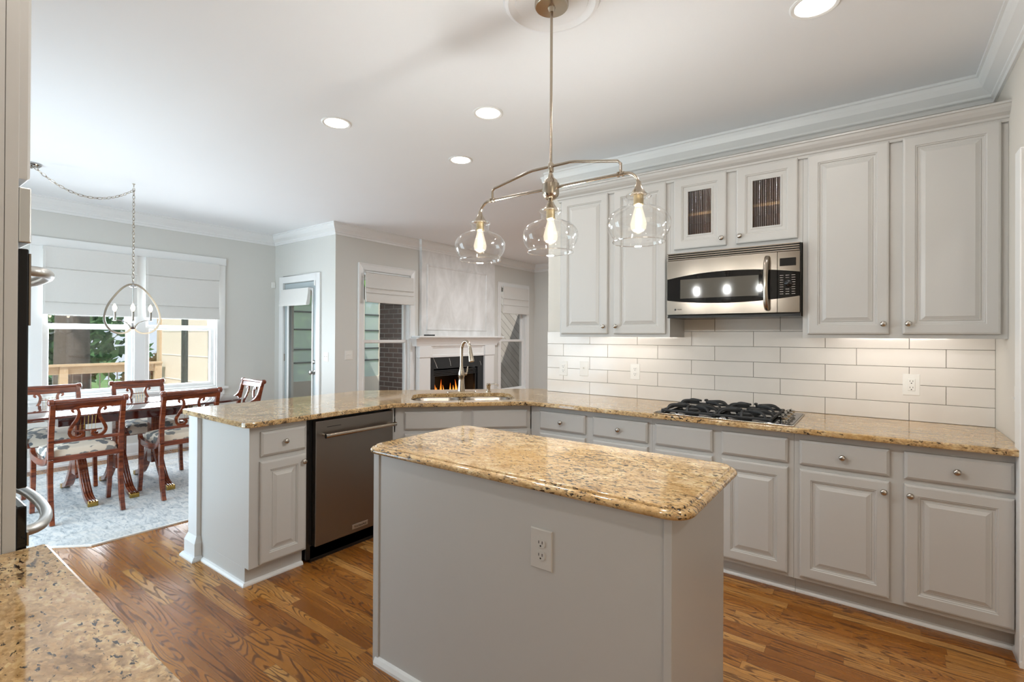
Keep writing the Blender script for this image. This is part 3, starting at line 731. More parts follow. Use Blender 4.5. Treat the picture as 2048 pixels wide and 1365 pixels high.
# ---------------------------------------------------------------- upper cabinets
YU = 3.323; UB = 1.386
def upper_unit(label, x0, x1, z0, doors, ext=0):
    t = thing('wall_cabinet', label, 'cabinet', ((x0 + x1) / 2, YU, z0), 'grey wall cabinets over the cooking wall')
    g = .0006
    if doors[0][4] == 'glass':
        mb = box(x0 + g, x1 - g, D - .018, D - .008, z0, 2.452)
        mb.box(x0 + g, x0 + .018, YU + .019, D - .018, z0, 2.452).box(x1 - .018, x1 - g, YU + .019, D - .018, z0, 2.452)
        mb.box(x0 + .018, x1 - .018, YU + .019, D - .018, z0, z0 + .018).box(x0 + .018, x1 - .018, YU + .019, D - .018, 2.434, 2.452)
        mb.build('carcass', 'cabin', t)
        mb = MB(); xs = [x0 + g, doors[0][0] + .035, doors[0][1] - .035, doors[1][0] + .035, doors[1][1] - .035, x1 - g]
        for a, b in ((xs[0], xs[1]), (xs[2], xs[3]), (xs[4], xs[5])): mb.box(a, b, YU, YU + .019, z0, 2.452)
        for a, b in ((xs[1], xs[2]), (xs[3], xs[4])): mb.box(a, b, YU, YU + .019, z0, z0 + .05).box(a, b, YU, YU + .019, 2.41, 2.452)
        mb.build('face_frame', 'cab', t)
        box(x0 + .018, x1 - .018, YU + .05, D - .02, 2.20, 2.218).build('shelf', 'shelfwood', t)
    else:
        box(x0 + g, x1 - g, YU, D - .0005, z0 + .014, 2.452).box(x0 + g, x1 - g, YU, YU + .02, z0, z0 + .014).box(x0 + g, x0 + .016, YU + .02, D - .0005, z0, z0 + .014).box(x1 - .016, x1 - g, YU + .02, D - .0005, z0, z0 + .014).build('carcass', 'cab', t)
    for a, b, zz0, side, kind in doors:
        zt = 2.440
        if kind == 'glass':
            ii = .092
            d = MB().rloops((a, YU, zz0), X_, Z_, -Y_, b - a, zt - zz0, [(ii, 0), (0, 0), (0, .014), (.003, .018), (.010, .020), (.050, .020), (.054, .0165), (.058, .0165), (.062, .011), (.080, .010), (.084, .013), (ii, .013), (ii, 0)], False, False).build('door', 'cab', t)
            mb = MB(); n = 96; pw = b - a - 2 * ii
            lo = []
            for k in range(n + 1):
                x = a + ii + pw * k / n; y = YU - .006 - .0030 * abs(math.sin(k / n * PI * 13))
                lo.append((x, y))
            mb.loft([[(x, y, zz0 + ii) for x, y in lo], [(x, y, zt - ii) for x, y in lo]], False)
            mb.build('glass_pane', 'ribglass', d, label='reeded glass pane', smooth=False)
        else:
            d = front('door', t, (a, YU, zz0), X_, -Y_, b - a, zt - zz0, RAISED)
        knob(d, (b - .024 if side > 0 else a + .024, YU - .02, zz0 + (.055 if kind != 'glass' else .045)), -Y_)
    return t
upper_unit('grey two-door wall cabinet left of the microwave, at the open end of the wall', -1.985, -1.122, UB, [(-1.965, -1.576, 1.408, 1, 'p'), (-1.527, -1.148, 1.408, -1, 'p')])
upper_unit('short grey wall cabinet with reeded glass doors above the microwave', -1.122, -.345, 1.945, [(-1.094, -.763, 1.970, 1, 'glass'), (-.704, -.370, 1.970, -1, 'glass')])
upper_unit('grey two-door wall cabinet right of the microwave, in the corner', -.345, XR, UB, [(-.320, .055, 1.408, 1, 'p'), (.111, .484, 1.408, -1, 'p')])
# grey crown on top of the wall cabinets
CC = [(0, 2.452), (.006, 2.430), (.012, 2.430), (.014, 2.444), (.022, 2.448), (.024, 2.458), (.044, 2.470), (.058, 2.486), (.064, 2.500), (.072, 2.502), (.072, 2.512), (0, 2.512)]
cc = MB().plan([(XR, YU), (-1.985, YU), (-1.985, D)], [(o, z) for o, z in CC])
struct(cc.build('trim_5', 'cab'))
struct(box(-1.98, XR, YU + .001, D, 2.4525, 2.511).build('trim_6', 'cab'))
# under-cabinet light bars
for lab, a, b, e in (('slim light bar under the left wall cabinet lighting the tiles', -1.85, -1.25, .75), ('slim light bar under the right wall cabinet lighting the tiles', -.2, .36, .8)):
    t = thing('light_bar', lab, 'light', ((a + b) / 2, 3.45, 1.40), 'light bars under the wall cabinets')
    box(a, b, 3.346, 3.366, UB + .001, UB + .0138).build('housing', 'plate', t)
    box(a + .01, b - .01, 3.366, 3.368, UB + .002, UB + .012).build('lens', 'ucl', t)
    light('light_bar_glow', 'AREA', ((a + b) / 2, 3.375, UB + .005), e, WARM, b - a - .02, .012, aim=(0, .9, -.42), parent=t)

# ---------------------------------------------------------------- microwave
t = thing('microwave', 'stainless over-the-range microwave with black curved window', 'microwave', (-.73, 3.4, 1.531))
MX0, MX1, MY = -1.118, -.349, 3.250
box(MX0, MX1, MY + .02, D - .01, 1.520, 1.938).build('housing', 'black', t)
for k in range(4):
    box(MX0 + .004, MX1 - .004, MY - .012, MY + .02, 1.890 + k * .0130, 1.8962 + k * .0130).build('vent_slat', 'steel', t, bevel=.0015)
def arc(x, top):
    s = (x - MX0) / (MX1 - MX0); b = 4 * s * (1 - s)
    return 1.765 + .034 * b if top else 1.628 - .028 * b
def bulge(x):
    s = (x - MX0) / (MX1 - MX0); return MY - .010 - .014 * 4 * s * (1 - s)
def band(x0, x1, zlo, zhi, name, mat, off=0.0, par=None, n=20):
    mb = MB(); lf = []
    for k in range(n + 1):
        x = x0 + (x1 - x0) * k / n; y = bulge(x) - off; lo, hi = zlo(x), zhi(x)
        lf.append([(x, y, lo), (x, y, hi), (x, MY + .02, hi), (x, MY + .02, lo)])
    mb.loft(lf, True, True, True); return mb.build(name, mat, par or t, smooth=True)
Xs = -.466
dr = thing  # readability only
band(MX0 + .003, Xs, lambda x: arc(x, 1), lambda x: 1.886, 'door_upper', 'steel')
band(MX0 + .003, Xs, lambda x: 1.534, lambda x: arc(x, 0), 'door_lower', 'steel')
gl = band(MX0 + .003, Xs, lambda x: arc(x, 0), lambda x: arc(x, 1), 'door_glass', 'ovenglass', -.003)
band(-1.027, -.563, lambda x: 1.637, lambda x: 1.760, 'window_mesh', 'mwglass', -.0026, gl)
band(Xs + .003, MX1 - .003, lambda x: arc(x, 1), lambda x: 1.886, 'control_upper', 'steel', 0, None, 6)
band(Xs + .003, MX1 - .003, lambda x: 1.534, lambda x: arc(x, 0), 'control_lower', 'steel', 0, None, 6)
cp = band(Xs + .003, MX1 - .003, lambda x: arc(x, 0), lambda x: arc(x, 1), 'control_panel', 'ovenglass', -.003, None, 6)
box(-.452, -.370, bulge(-.41) - .0055, bulge(-.41) + .004, 1.803, 1.848).build('display', 'ovenglass', t)
MB().lathe((-.408, bulge(-.408) + .003, 1.702), -Y_, [(.021, 0), (.020, .010), (.014, .016), (.001, .018)], 20).build('dial', 'black', cp, smooth=True)
mb = MB()
for r_ in range(9):
    for c_ in range(3):
        if 2 < r_ < 7 and c_ == 1: continue
        x = -.452 + c_ * .030; z = 1.640 + r_ * .0135
        if z > 1.765: continue
        mb.box(x, x + .018, bulge(x) + .0022, bulge(x) + .004, z, z + .002)
mb.build('button_marks', 'steelv', cp)
hp = smooth_path([(-.515, MY - .03, 1.858), (-.517, MY - .055, 1.82), (-.519, MY - .068, 1.705), (-.517, MY - .055, 1.59), (-.515, MY - .03, 1.556)], 6)
MB().tube(hp, .014, 14, sx=1.1).build('door_handle', 'steel', t, smooth=True)
MB().lathe((-1.058, bulge(-1.058), 1.566), -Y_, [(.0065, 0), (.0065, .0006)], 16).build('round_logo', 'dark', t)
text('logo_lettering', 'Profile', .011, (-1.030, bulge(-1.03) - .0004, 1.566), (PI / 2, 0, R(-2)), 'dark', t)
box(MX0, MX1, MY + .01, D - .012, 1.5125, 1.5195).build('underside_tray', 'black', t)

# ---------------------------------------------------------------- foreground: oven tower and counter
OX = -1.512
t = thing('oven_cabinet', 'tall grey cabinet at the left edge holding the wall oven', 'cabinet', (-1.9, -.1, 0))
mb = box(-2.31, OX, -.458, .2055, .1, 2.5).box(-2.31, OX, -.458, .15, 0, .1)
mb.build('carcass', 'cab', t)
box(OX - .030, OX, .2065, .228, .1, 2.5).box(-2.31, -2.28, .2065, .228, .1, 2.5).box(-2.28, OX - .03, .2065, .228, 2.42, 2.5).box(-2.28, OX - .03, .2065, .228, 1.715, 1.745).build('face_frame', 'cab', t, bevel=.001)
for a, b, sd in ((-2.295, -1.915, 1), (-1.905, OX - .003, -1)):
    d = front('door', t, (b, .228, 1.728), -X_, Y_, b - a, .70, RAISED)
front('drawer', t, (OX - .003, .228, .12), -X_, Y_, .79, .20, DRAWER)
t = thing('wall_oven', 'black and steel double wall oven with bow handles in the tall cabinet', 'oven', (-1.9, .23, .35))
box(-2.275, -1.545, .207, .2285, .335, 1.713).build('chassis', 'black', t)
box(-2.28, OX - .003, .2286, .2495, 1.588, 1.711).build('control_panel', 'satin', t, bevel=.003)
for z0, z1, hz in ((1.045, 1.575, 1.535), (.345, 1.005, .925)):
    d = box(-2.28, OX - .004, .2286, .246, z0, z1).build('door', 'ovenglass', t, bevel=.003)
    box(-2.28, OX - .004, .2462, .2495, z1 - .09 if z0 < 1 else z1 - .17, z1 - (.06 if z0 < 1 else .01)).build('door_trim', 'steel', d)
    pts = smooth_path([(-1.60, .246, hz), (-1.62, .285, hz), (-1.72, .315, hz), (-1.89, .325, hz), (-2.06, .315, hz), (-2.16, .285, hz), (-2.18, .246, hz)], 6)
    MB().tube(pts, .0125, 12).build('handle', 'satin', d, smooth=True)
t = thing('base_cabinet', 'grey base cabinet under the foreground granite beside the oven tower', 'cabinet', (-1.0, 0, 0))
box(OX + .001, -.50, -.455, .235, .1, CB).box(OX + .001, -.50, -.455, .165, 0, .1).build('carcass', 'cab', t)
for k in range(2):
    a = OX + .02 + k * .5
    front('door', t, (a + .47, .235, .122), -X_, Y_, .47, .568, RAISED)
    front('drawer', t, (a + .47, .235, .715), -X_, Y_, .47, .13, DRAWER)
tag(slab(round_poly([(OX + .001, -.458), (-.46, -.458), (-.46, .279), (OX + .001, .279)], [0, .02, .04, .012]), EASE).build('worktop', 'granite'), 'granite counter corner in the foreground at lower left', 'worktop')

# ---------------------------------------------------------------- pendant light over the island
PX, PY = -1.085, 1.737
t = thing('island_pendant', 'three-light brushed nickel bar pendant with clear glass shades above the island', 'pendant light', (PX, PY, HC))
MB().lathe((PX, PY, HC), -Z_, [(.202, 0), (.202, .010), (.194, .024), (.180, .028), (.166, .018), (.152, .014), (.148, .022), (.120, .018), (.001, .018)], 48).build('ceiling_medallion', 'ceil', t, smooth=True)
MB().lathe((PX, PY, HC - .018), -Z_, [(.070, 0), (.070, .014), (.066, .020), (.016, .022), (.010, .040)], 32).build('canopy', 'nickel', t, smooth=True)
zb = 2.000
MB().tube([(PX, PY, HC - .03), (PX, PY, 2.03)], .0058, 12).build('down_rod', 'nickel', t, smooth=True)
MB().lathe((PX, PY, zb), Z_, [(.010, -.050), (.022, -.044), (.032, -.032), (.035, -.022), (.035, .018), (.030, .024), (.027, .032), (.013, .044), (.009, .060)], 24).build('hub', 'nickel', t, smooth=True)
MB().lathe((PX, PY, 2.085), Z_, [(.009, -.02), (.012, -.016), (.012, .016), (.009, .02)], 16).build('collar', 'nickel', t, smooth=True)
LX = (PX - .380, PX, PX + .380)
for sg in (-1, 1):
    ex = LX[0] if sg < 0 else LX[2]
    pts = [(PX + sg * .03, PY, zb), (ex - sg * .055, PY, zb)] + [(ex - sg * .055 + sg * .055 * math.sin(a), PY, zb - .055 + .055 * math.cos(a)) for a in (R(15), R(30), R(45), R(60), R(75), R(90))] + [(ex, PY, zb - .10)]
    MB().tube(pts, .0062, 12).build('arm', 'nickel', t, smooth=True)
    for q in (.30, .318): MB().lathe((PX + sg * q, PY, zb), X_, [(.0085, -.004), (.0105, -.003), (.0105, .003), (.0085, .004)], 14).build('arm_joint', 'nickel', t, smooth=True)
jx = .309
top = [(PX - jx, PY, zb), (PX - jx, PY, zb + .040), (PX - jx + .012, PY, zb + .052), (PX - .115, PY, zb + .088), (PX - .09, PY, zb + .091), (PX + .09, PY, zb + .091), (PX + .115, PY, zb + .088), (PX + jx - .012, PY, zb + .052), (PX + jx, PY, zb + .040), (PX + jx, PY, zb)]
MB().tube(top, .0058, 12).build('upper_rod', 'nickel', t, smooth=True)
MB().tube([(PX, PY, zb - .04), (PX, PY, zb - .10)], .0062, 12).build('centre_stem', 'nickel', t, smooth=True)
zc = 1.930      # underside of arm ends / top of shade holders
for lx in LX:
    MB().lathe((lx, PY, zc), -Z_, [(.008, -.03), (.010, -.02), (.014, -.008), (.026, .012), (.031, .016), (.031, .020), (.020, .022)], 24).build('shade_holder', 'nickel', t, smooth=True)
    MB().lathe((lx, PY, zc - .02), -Z_, [(.018, 0), (.018, .036), (.014, .040)], 20).build('socket', 'socket', t, smooth=True)
    G = [(.030, .018), (.045, .020), (.047, .026), (.041, .032), (.0395, .046), (.0395, .056), (.046, .063), (.066, .070), (.086, .079), (.102, .092), (.113, .110), (.1165, .128), (.113, .148), (.104, .166), (.095, .177), (.0905, .182), (.0935, .194)]
    g = MB().lathe((lx, PY, zc), -Z_, G, 48, cap=False).build('glass_shade', 'shade_glass', t, smooth=True, label='clear glass shade')
    MB().tube([(lx + .0935 * math.cos(a * PI / 24), PY + .0935 * math.sin(a * PI / 24), zc - .194) for a in range(48)], .0024, 8, closed=True).build('rim', 'rim_glass', g, smooth=True)
    MB().tube([(lx + .044 * math.cos(a * PI / 16), PY + .044 * math.sin(a * PI / 16), zc - .025) for a in range(32)], .0022, 8, closed=True).build('neck_ring', 'rim_glass', g, smooth=True)
    b = MB().lathe((lx, PY, zc - .058), -Z_, [(.013, 0), (.015, .012), (.024, .045), (.030, .070), (.027, .088), (.014, .100), (.001, .104)], 24, cap=False).build('bulb', 'bulbglass', t, smooth=True)
    mb = MB()
    for k in range(6):
        a = k * PI / 3; x, y = lx + .010 * math.cos(a), PY + .010 * math.sin(a)
        mb.tube([(lx + .004 * math.cos(a), PY + .004 * math.sin(a), zc - .070), (x, y, zc - .095), (x * .5 + lx * .5 + .004 * math.cos(a), y * .5 + PY * .5 + .004 * math.sin(a), zc - .145)], .0016, 6)
    mb.build('filament', 'bulb', b, smooth=True)
    light('bulb_light', 'POINT', (lx, PY, zc - .112), 25, (.96, .985, .98), .02, parent=t)

# ---------------------------------------------------------------- recessed downlights
def downlight(label, x, y, e, r=.095, col=WARM):
    t = thing('recessed_downlight', label, 'ceiling light', (x, y, HC), 'recessed ceiling downlights')
    MB().lathe((x, y, HC), -Z_, [(r, 0), (r, .004), (r * .93, .007), (r * .80, .004), (r * .79, .002)], 32, cap=False).build('trim_ring', 'trim', t, smooth=True)
    MB().lathe((x, y, HC), -Z_, [(r * .79, .0015), (.001, .0016)], 32, cap=False).build('lens', 'downlight', t)
    light('downlight_glow', 'AREA', (x, y, HC - .012), e, col, .13, parent=t)
    return t
downlight('recessed light at the top edge, above the corner wall cabinets', -.21, 2.42, 5.4)
downlight('recessed light just left of the pendant rod, largest of the three in the open ceiling', -1.962, 2.396, 3.6)
downlight('recessed light farthest left, above the peninsula', -2.864, 1.925, 4.7)
downlight('recessed light lowest in the photo, above the corner sink', -2.661, 2.909, 3.6)
downlight('added recessed fill light over the foreground counter behind the viewer', -.9, .35, 6)  # added out of view as fill for the kitchen
downlight('added recessed fill light in the hall behind the viewer', .9, -1.2, 10)  # added unseen lamp, fill from behind the camera
downlight('added unseen recessed fill light over the doorway to the right of the island', 1.2, 1.2, 9)  # added unseen lamp, fill from the open right side
downlight('added unseen recessed fill light in the family room ahead of the fireplace', -3.55, 5.9, 40, col=(.96, .98, 1.0))  # added lamp hidden by the cooking wall, brightens the family room
downlight('added recessed fill light deep in the family room behind the cooking wall', -2.3, 6.9, 36, col=(.96, .98, 1.0))  # second added family-room lamp, also hidden and far stronger than the visible ones

# ---------------------------------------------------------------- windows
CAS = [(0, 0), (0, .018), (.010, .024), (.022, .020), (.070, .014), (.080, .018), (.090, .014), (.090, 0)]
def casing(par, o, u, n, w, h):
    return MB().rloops(o, u, Z_, n, w, h, CAS, False, False).build('casing', 'trim', par)
def sash(par, name, o, u, n, w, h, sw=.045, d=.035, mat='trim'):
    s_ = MB().rloops(o, u, Z_, n, w, h, [(0, 0), (0, d), (sw - .008, d), (sw, d - .012), (sw, .0), (0, 0)], False, False).build(name, mat, par)
    MB().obox(Vector(o) + Vector(u) * sw + Z_ * sw + Vector(n) * (d * .45), u, Z_, n, w - 2 * sw, h - 2 * sw, .001).build('glass_pane', 'glass', s_)
    return s_
# dining pair
def dining_window(name, y0, y1):
    w = sempty(name, (XW, (y0 + y1) / 2, .72))
    mb = MB().rloops((XW - .139, y1, .73), -Y_, Z_, X_, y1 - y0, 1.55, [(0, 0), (0, .139), (.012, .139), (.012, 0)], False, False)
    mb.build('jamb', 'trim', w)
    sash(w, 'upper_sash', (XW - .11, y1 - .012, 1.455), -Y_, X_, y1 - y0 - .024, .81)
    s = sash(w, 'lower_sash', (XW - .07, y1 - .012, .742), -Y_, X_, y1 - y0 - .024, .745)
    return w
w1 = dining_window('window_1', 1.215, 1.985); w2 = dining_window('window_2', 2.095, 2.865)
tr = MB()
struct(MB().box(XW, XW + .022, 1.115, 1.212, .72, 2.288).box(XW, XW + .022, 2.868, 2.968, .72, 2.288).box(XW, XW + .024, 1.988, 2.092, .72, 2.288).box(XW, XW + .026, 1.105, 2.975, 2.288, 2.382).build('trim_7', 'trim', bevel=.004))
struct(box(XW, XW + .06, 1.08, 3.0, .69, .72).box(XW, XW + .02, 1.115, 2.968, .60, .689).build('trim_8', 'trim', bevel=.004))
# family-room windows
def family_window(name, y0, y1, z0, z1):
    w = sempty(name, (XC, (y0 + y1) / 2, z0))
    MB().rloops((XC - .139, y1, z0), -Y_, Z_, X_, y1 - y0, z1 - z0, [(0, 0), (0, .139), (.012, .139), (.012, 0)], False, False).build('jamb', 'trim', w)
    sash(w, 'upper_sash', (XC - .11, y1 - .012, 1.285), -Y_, X_, y1 - y0 - .024, z1 - 1.297)
    sash(w, 'lower_sash', (XC - .07, y1 - .012, z0 + .012), -Y_, X_, y1 - y0 - .024, 1.33 - z0 - .012)
    MB().rloops((XC, y1 + .09, z0 - .09), -Y_, Z_, X_, y1 - y0 + .18, z1 - z0 + .19, [(a, b) for a, b in CAS], False, False).build('casing', 'trim', w)
    return w
family_window('window_3', 4.06, 4.86, .42, 2.24); family_window('window_4', 7.0, 7.79, .38, 2.26)

# roman shades
def shade(name, label, o, u, n, w, ztop, zbot, folds, group):
    """o: point on the wall at the left end of the head rail; cloth falls from ztop with soft folds"""
    o, u, n = Vector(o), Vector(u), Vector(n)
    t = thing(name, label, 'window shade', (o.x, o.y, ztop), group)
    MB().obox(o + n * .001 + Z_ * (ztop - .03 - o.z), u, Z_, n, w, .03, .028).build('head_rail', 'trim', t)
    pr = [(.030, ztop)]; z = ztop
    for fz in folds:
        pr += [(.030, z - .25 * (z - fz)), (.034, fz + .012), (.040, fz + .003), (.044, fz - .002), (.030, fz - .004), (.036, fz - .012)]
        z = fz
    pr += [(.050, zbot + .03), (.050, zbot + .006), (.044, zbot), (.030, zbot), (.026, zbot + .02)]
    back = [(.024, zbot + .03), (.024, ztop)]
    pr = pr + back
    L = []
    for k in range(13):
        a = k / 12; sag = -.010 * 4 * a * (1 - a)
        L.append([o + u * (w * a) + n * d + Z_ * (zz - o.z + (sag * 0.35 if zz < ztop - .1 else 0)) for d, zz in pr])
    MB().loft(L, True, True, True).build('fabric_panel', 'fabric', t, smooth=True)
    MB().tube([o + u * (.012) + n * .052 + Z_ * (ztop - .04 - o.z), o + u * (.012) + n * .052 + Z_ * (zbot + .08 - o.z)], .0015, 6).build('lift_cord', 'plate', t)
    return t
xs_ = XW + .027
shade('roman_shade', 'white roman shade over the left dining window', (xs_, 1.206, 2.0), Y_, X_, .793, 2.286, 1.588, [2.072, 1.722], 'roman shades on the dining windows')
shade('roman_shade', 'white roman shade over the dining window beside the corner', (xs_, 2.083, 2.0), Y_, X_, .793, 2.286, 1.582, [2.084, 1.736], 'roman shades on the dining windows')
shade('roman_shade', 'grey-white roman shade on the family window left of the fireplace', (XC + .026, 4.05, 2.0), Y_, X_, .83, 2.215, 1.828, [2.02, 1.955], 'roman shades in the family room')
shade('roman_shade', 'grey-white roman shade on the narrow window right of the fireplace', (XC + .026, 7.005, 2.0), Y_, X_, .79, 2.288, 1.80, [2.07, 1.955], 'roman shades in the family room')

d2 = sempty('door_2', (-4.75, -.52, 0))
for a, b in ((-5.995, -4.76), (-4.74, -3.505)):
    lf = MB().rloops((a, -.54, .03), X_, Z_, Y_, b - a, 2.11, [(0, 0), (0, .045), (.09, .045), (.09, 0), (0, 0)], False, False).build('door_leaf', 'trim', d2)
    box(a + .09, b - .09, -.52, -.518, .12, 2.05).build('glass_pane', 'glass', lf)
# ---------------------------------------------------------------- patio door
d1 = sempty('door_1', (-6.21, YD, 0))
mb = MB().box(-6.71, -6.612, YD - .022, YD, 0, 2.195).box(-5.812, -5.726, YD - .022, YD, 0, 2.195).box(-6.612, -5.812, YD - .022, YD, 2.102, 2.195)
mb.build('casing', 'trim', d1, bevel=.004)
lf = MB().rloops((-6.605, YD + .05, .01), X_, Z_, -Y_, .785, 2.085, [(0, 0), (0, .044), (.098, .044), (.098, 0), (0, 0)], False, False).build('door_leaf', 'door', d1, bevel=.002)
MB().rloops((-6.525, YD + .004, .10), X_, Z_, -Y_, .625, 1.905, [(0, 0), (0, .012), (.016, .016), (.032, .006), (.032, 0)], False, False).build('glazing_bead', 'trim', lf)
MB().box(-6.50, -5.92, YD + .018, YD + .020, .12, 1.99).build('glass_pane', 'glass', lf)
MB().lathe((-5.878, YD + .006, .905), -Y_, [(.032, 0), (.030, .006), (.012, .010), (.011, .030), (.024, .040), (.030, .052), (.026, .066), (.010, .072)], 20).build('door_knob', 'chrome', lf, smooth=True)
MB().lathe((-5.878, YD + .006, 1.04), -Y_, [(.028, 0), (.026, .012), (.018, .018), (.001, .02)], 20).build('deadbolt', 'chrome', lf, smooth=True)
for zz in (.3, 1.08, 1.86): MB().box(-6.612, -6.598, YD - .002, YD + .008, zz - .05, zz + .05).build('hinge', 'nickel', lf)
tag(box(-5.862, -5.828, YD - .018, YD + .005, 2.035, 2.115).build('door_contact_sensor', 'plate', bevel=.003), 'small white contact sensor at the top corner of the patio door', 'sensor')
t = thing('roman_shade', 'white shade pulled up at the top of the patio door', 'window shade', (-6.3, YD - .02, 2.0), 'roman shades on the patio door')
MB().box(-6.60, -5.93, YD - .045, YD + .004, 1.985, 2.01).build('head_rail', 'trim', t)
L = [[(x, YD - d, z) for d, z in ((.02, 2.012), (.052, 2.010), (.056, 1.95), (.068, 1.86), (.082, 1.80), (.076, 1.782), (.040, 1.785), (.03, 1.81), (.018, 1.9))] for x in [-6.605 + .67 * k / 8 for k in range(9)]]
MB().loft(L, True, True, True).build('fabric_panel', 'fabric', t, smooth=True)

# ---------------------------------------------------------------- fireplace
struct(box(XC, XC + .05, 5.045, 6.77, 1.375, HC).build('wall_chimney_breast', 'plaster'))
t = thing('fireplace_mantel', 'white panelled fireplace mantel with black marble surround', 'fireplace', (XC, 5.9, 0))
xb_ = XC + .052
box(xb_ - .051, xb_ + .14, 4.885, 6.87, 1.362, 1.388).build('shelf', 'trim', t, bevel=.004)
CV = [(0, 1.235), (.055, 1.235), (.058, 1.250), (.064, 1.268), (.080, 1.30), (.104, 1.334), (.118, 1.345), (.118, 1.3615), (0, 1.3615)]
MB().plan([(xb_ - .051, 6.71), (xb_, 6.71), (xb_, 4.955), (xb_ - .051, 4.955)], CV).build('cove_moulding', 'trim', t)
MB().rloops((xb_, 6.42, 1.085), -Y_, Z_, X_, 1.20, .14, [(-.02, 0), (-.02, .04), (.012, .04), (.020, .028), (.024, .028)]).build('frieze', 'trim', t)
box(xb_ - .051, xb_ + .0, 4.97, 6.70, 1.068, 1.36).build('frieze_back', 'trim', t)
for a, b in ((4.965, 5.185), (6.452, 6.700)):
    box(xb_ - .051, xb_ + .045, a, b, 0, 1.068).build('pilaster', 'trim', t, bevel=.003)
    box(xb_ - .03, xb_ + .058, a - .008, b + .008, 1.069, 1.234).build('pilaster_block', 'trim', t, bevel=.003)
sr = MB().box(xb_ - .051, xb_ + .01, 5.186, 5.285, 0, 1.067).box(xb_ - .051, xb_ + .01, 6.305, 6.451, 0, 1.067).box(xb_ - .051, xb_ + .01, 5.285, 6.305, .885, 1.067)
sr.build('marble_surround', 'marble', t, bevel=.001)
mb = MB()
for (ya, za), (yb_, zb_) in (((5.27, 1.06), (5.36, .90)), ((5.62, 1.04), (5.655, .92)), ((6.36, .97), (6.39, .90))):
    mb.tube([(xb_ + .0101, ya, za), (xb_ + .0101, (ya + yb_) / 2 + .006, (za + zb_) / 2), (xb_ + .0101, yb_, zb_)], .0026, 6)
mb.build('marble_vein', 'plate', t)
t2 = thing('gas_fire', 'lit gas fire insert with black louvres inside the mantel', 'fireplace insert', (XC - .2, 5.8, 0))
mb = MB().box(XC - .48, XC - .46, 5.30, 6.29, .02, .86).box(XC - .46, XC, 5.30, 5.32, .02, .86).box(XC - .46, XC, 6.27, 6.29, .02, .86).box(XC - .46, XC, 5.32, 6.27, .02, .04).box(XC - .46, XC, 5.32, 6.27, .84, .86)
mb.build('firebox', 'fbox', t2)
for k in range(4): box(xb_ - .04, xb_ - .012, 5.288, 6.30, .772 + k * .025, .786 + k * .025).build('louvre', 'iron', t2)
box(xb_ - .05, xb_ - .01, 5.288, 5.33, .03, .77).box(xb_ - .05, xb_ - .01, 6.26, 6.30, .03, .77).build('frame', 'black', t2)
for q, (ya, yb_, z) in enumerate(((5.45, 6.15, .33), (5.5, 6.0, .41), (5.7, 6.2, .40))):
    MB().tube([(XC - .2 - q * .05, ya, z), (XC - .22, (ya + yb_) / 2, z + .02), (XC - .18, yb_, z)], .05, 10).build('log', 'log', t2, smooth=True)
for (yf, hf, wf) in ((5.575, .25, .026), (5.63, .17, .020), (5.70, .29, .018), (5.78, .20, .014), (5.92, .22, .016), (6.00, .18, .022), (6.07, .27, .020), (6.13, .30, .014)):
    mb = MB(); z0 = .40; sw = random.uniform(-.04, .04)
    pts = [(XC - .2, yf + sw * (k / 7) ** 2, z0 + hf * k / 7) for k in range(8)]
    mb.tube(pts, [wf * .6, wf, wf * 1.05, wf * .9, wf * .65, wf * .4, wf * .2, .001], 10, sx=.5); mb.build('flame', 'flame', t2, smooth=True)
light('fire_glow', 'POINT', (XC - .15, 5.85, .50), 2, (1, .45, .12), .08, parent=t2)
tag(MB().box(xb_ + .03, xb_ + .10, 5.06, 5.22, 1.3885, 1.408).build('remote_control', 'black', bevel=.004), 'black flat remote lying on the left of the mantel shelf', 'remote')
# picture-frame moulding on the breast
PF = [(0, 0), (.006, .012), (.022, .016), (.034, .008), (.036, 0)]
struct(MB().rloops((XC + .05, 6.55, 1.47), -Y_, Z_, X_, 1.41, .99, PF, False, False).build('trim_9', 'plaster'))

# ---------------------------------------------------------------- dining rug, table
rug = [(-4.12, .974), (-4.12, 2.42), (-4.62, 2.92), (-6.10, 2.92), (-6.58, 2.50), (-6.58, .70), (-6.10, .30), (-4.83, .30)]
rug.reverse()
rug = [(x, y) for x, y in rug]
def ccw(p): return sum(p[i - 1][0] * p[i][1] - p[i][0] * p[i - 1][1] for i in range(len(p))) > 0
if not ccw(rug): rug.reverse()
t = thing('area_rug', 'faded blue-grey octagonal rug under the dining table', 'rug', (-5.35, 1.6, 0))
MB().prism(inset(rug, .012), .0, .009).build('pile', 'rug', t)
mb = MB(); o_, i_ = rug, inset(rug, .012)
mb.loft([[(x, y, z) for x, y in q] for q, z in ((o_, 0), (o_, .010), (i_, .010), (i_, 0))], True, wrap=True); mb.build('bound_edge', 'plate', t)
RZ = .0092
TX, TY = -5.46, 1.47
t = thing('dining_table', 'long polished mahogany dining table on three reeded pedestals', 'table', (TX, TY, RZ))
tp = round_poly([(TX - .44, TY - .96), (TX + .44, TY - .96), (TX + .44, TY + .96), (TX - .44, TY + .96)], .30, 10)
slab(tp, [(.010, .757), (.003, .755), (0, .750), (0, .742), (.006, .737), (.012, .735)]).build('table_top', 'tabletop', t, smooth=True)
box(TX - .35, TX + .35, TY - .47, TY + .47, .662, .7349).build('apron', 'tabletop', t, bevel=.003)
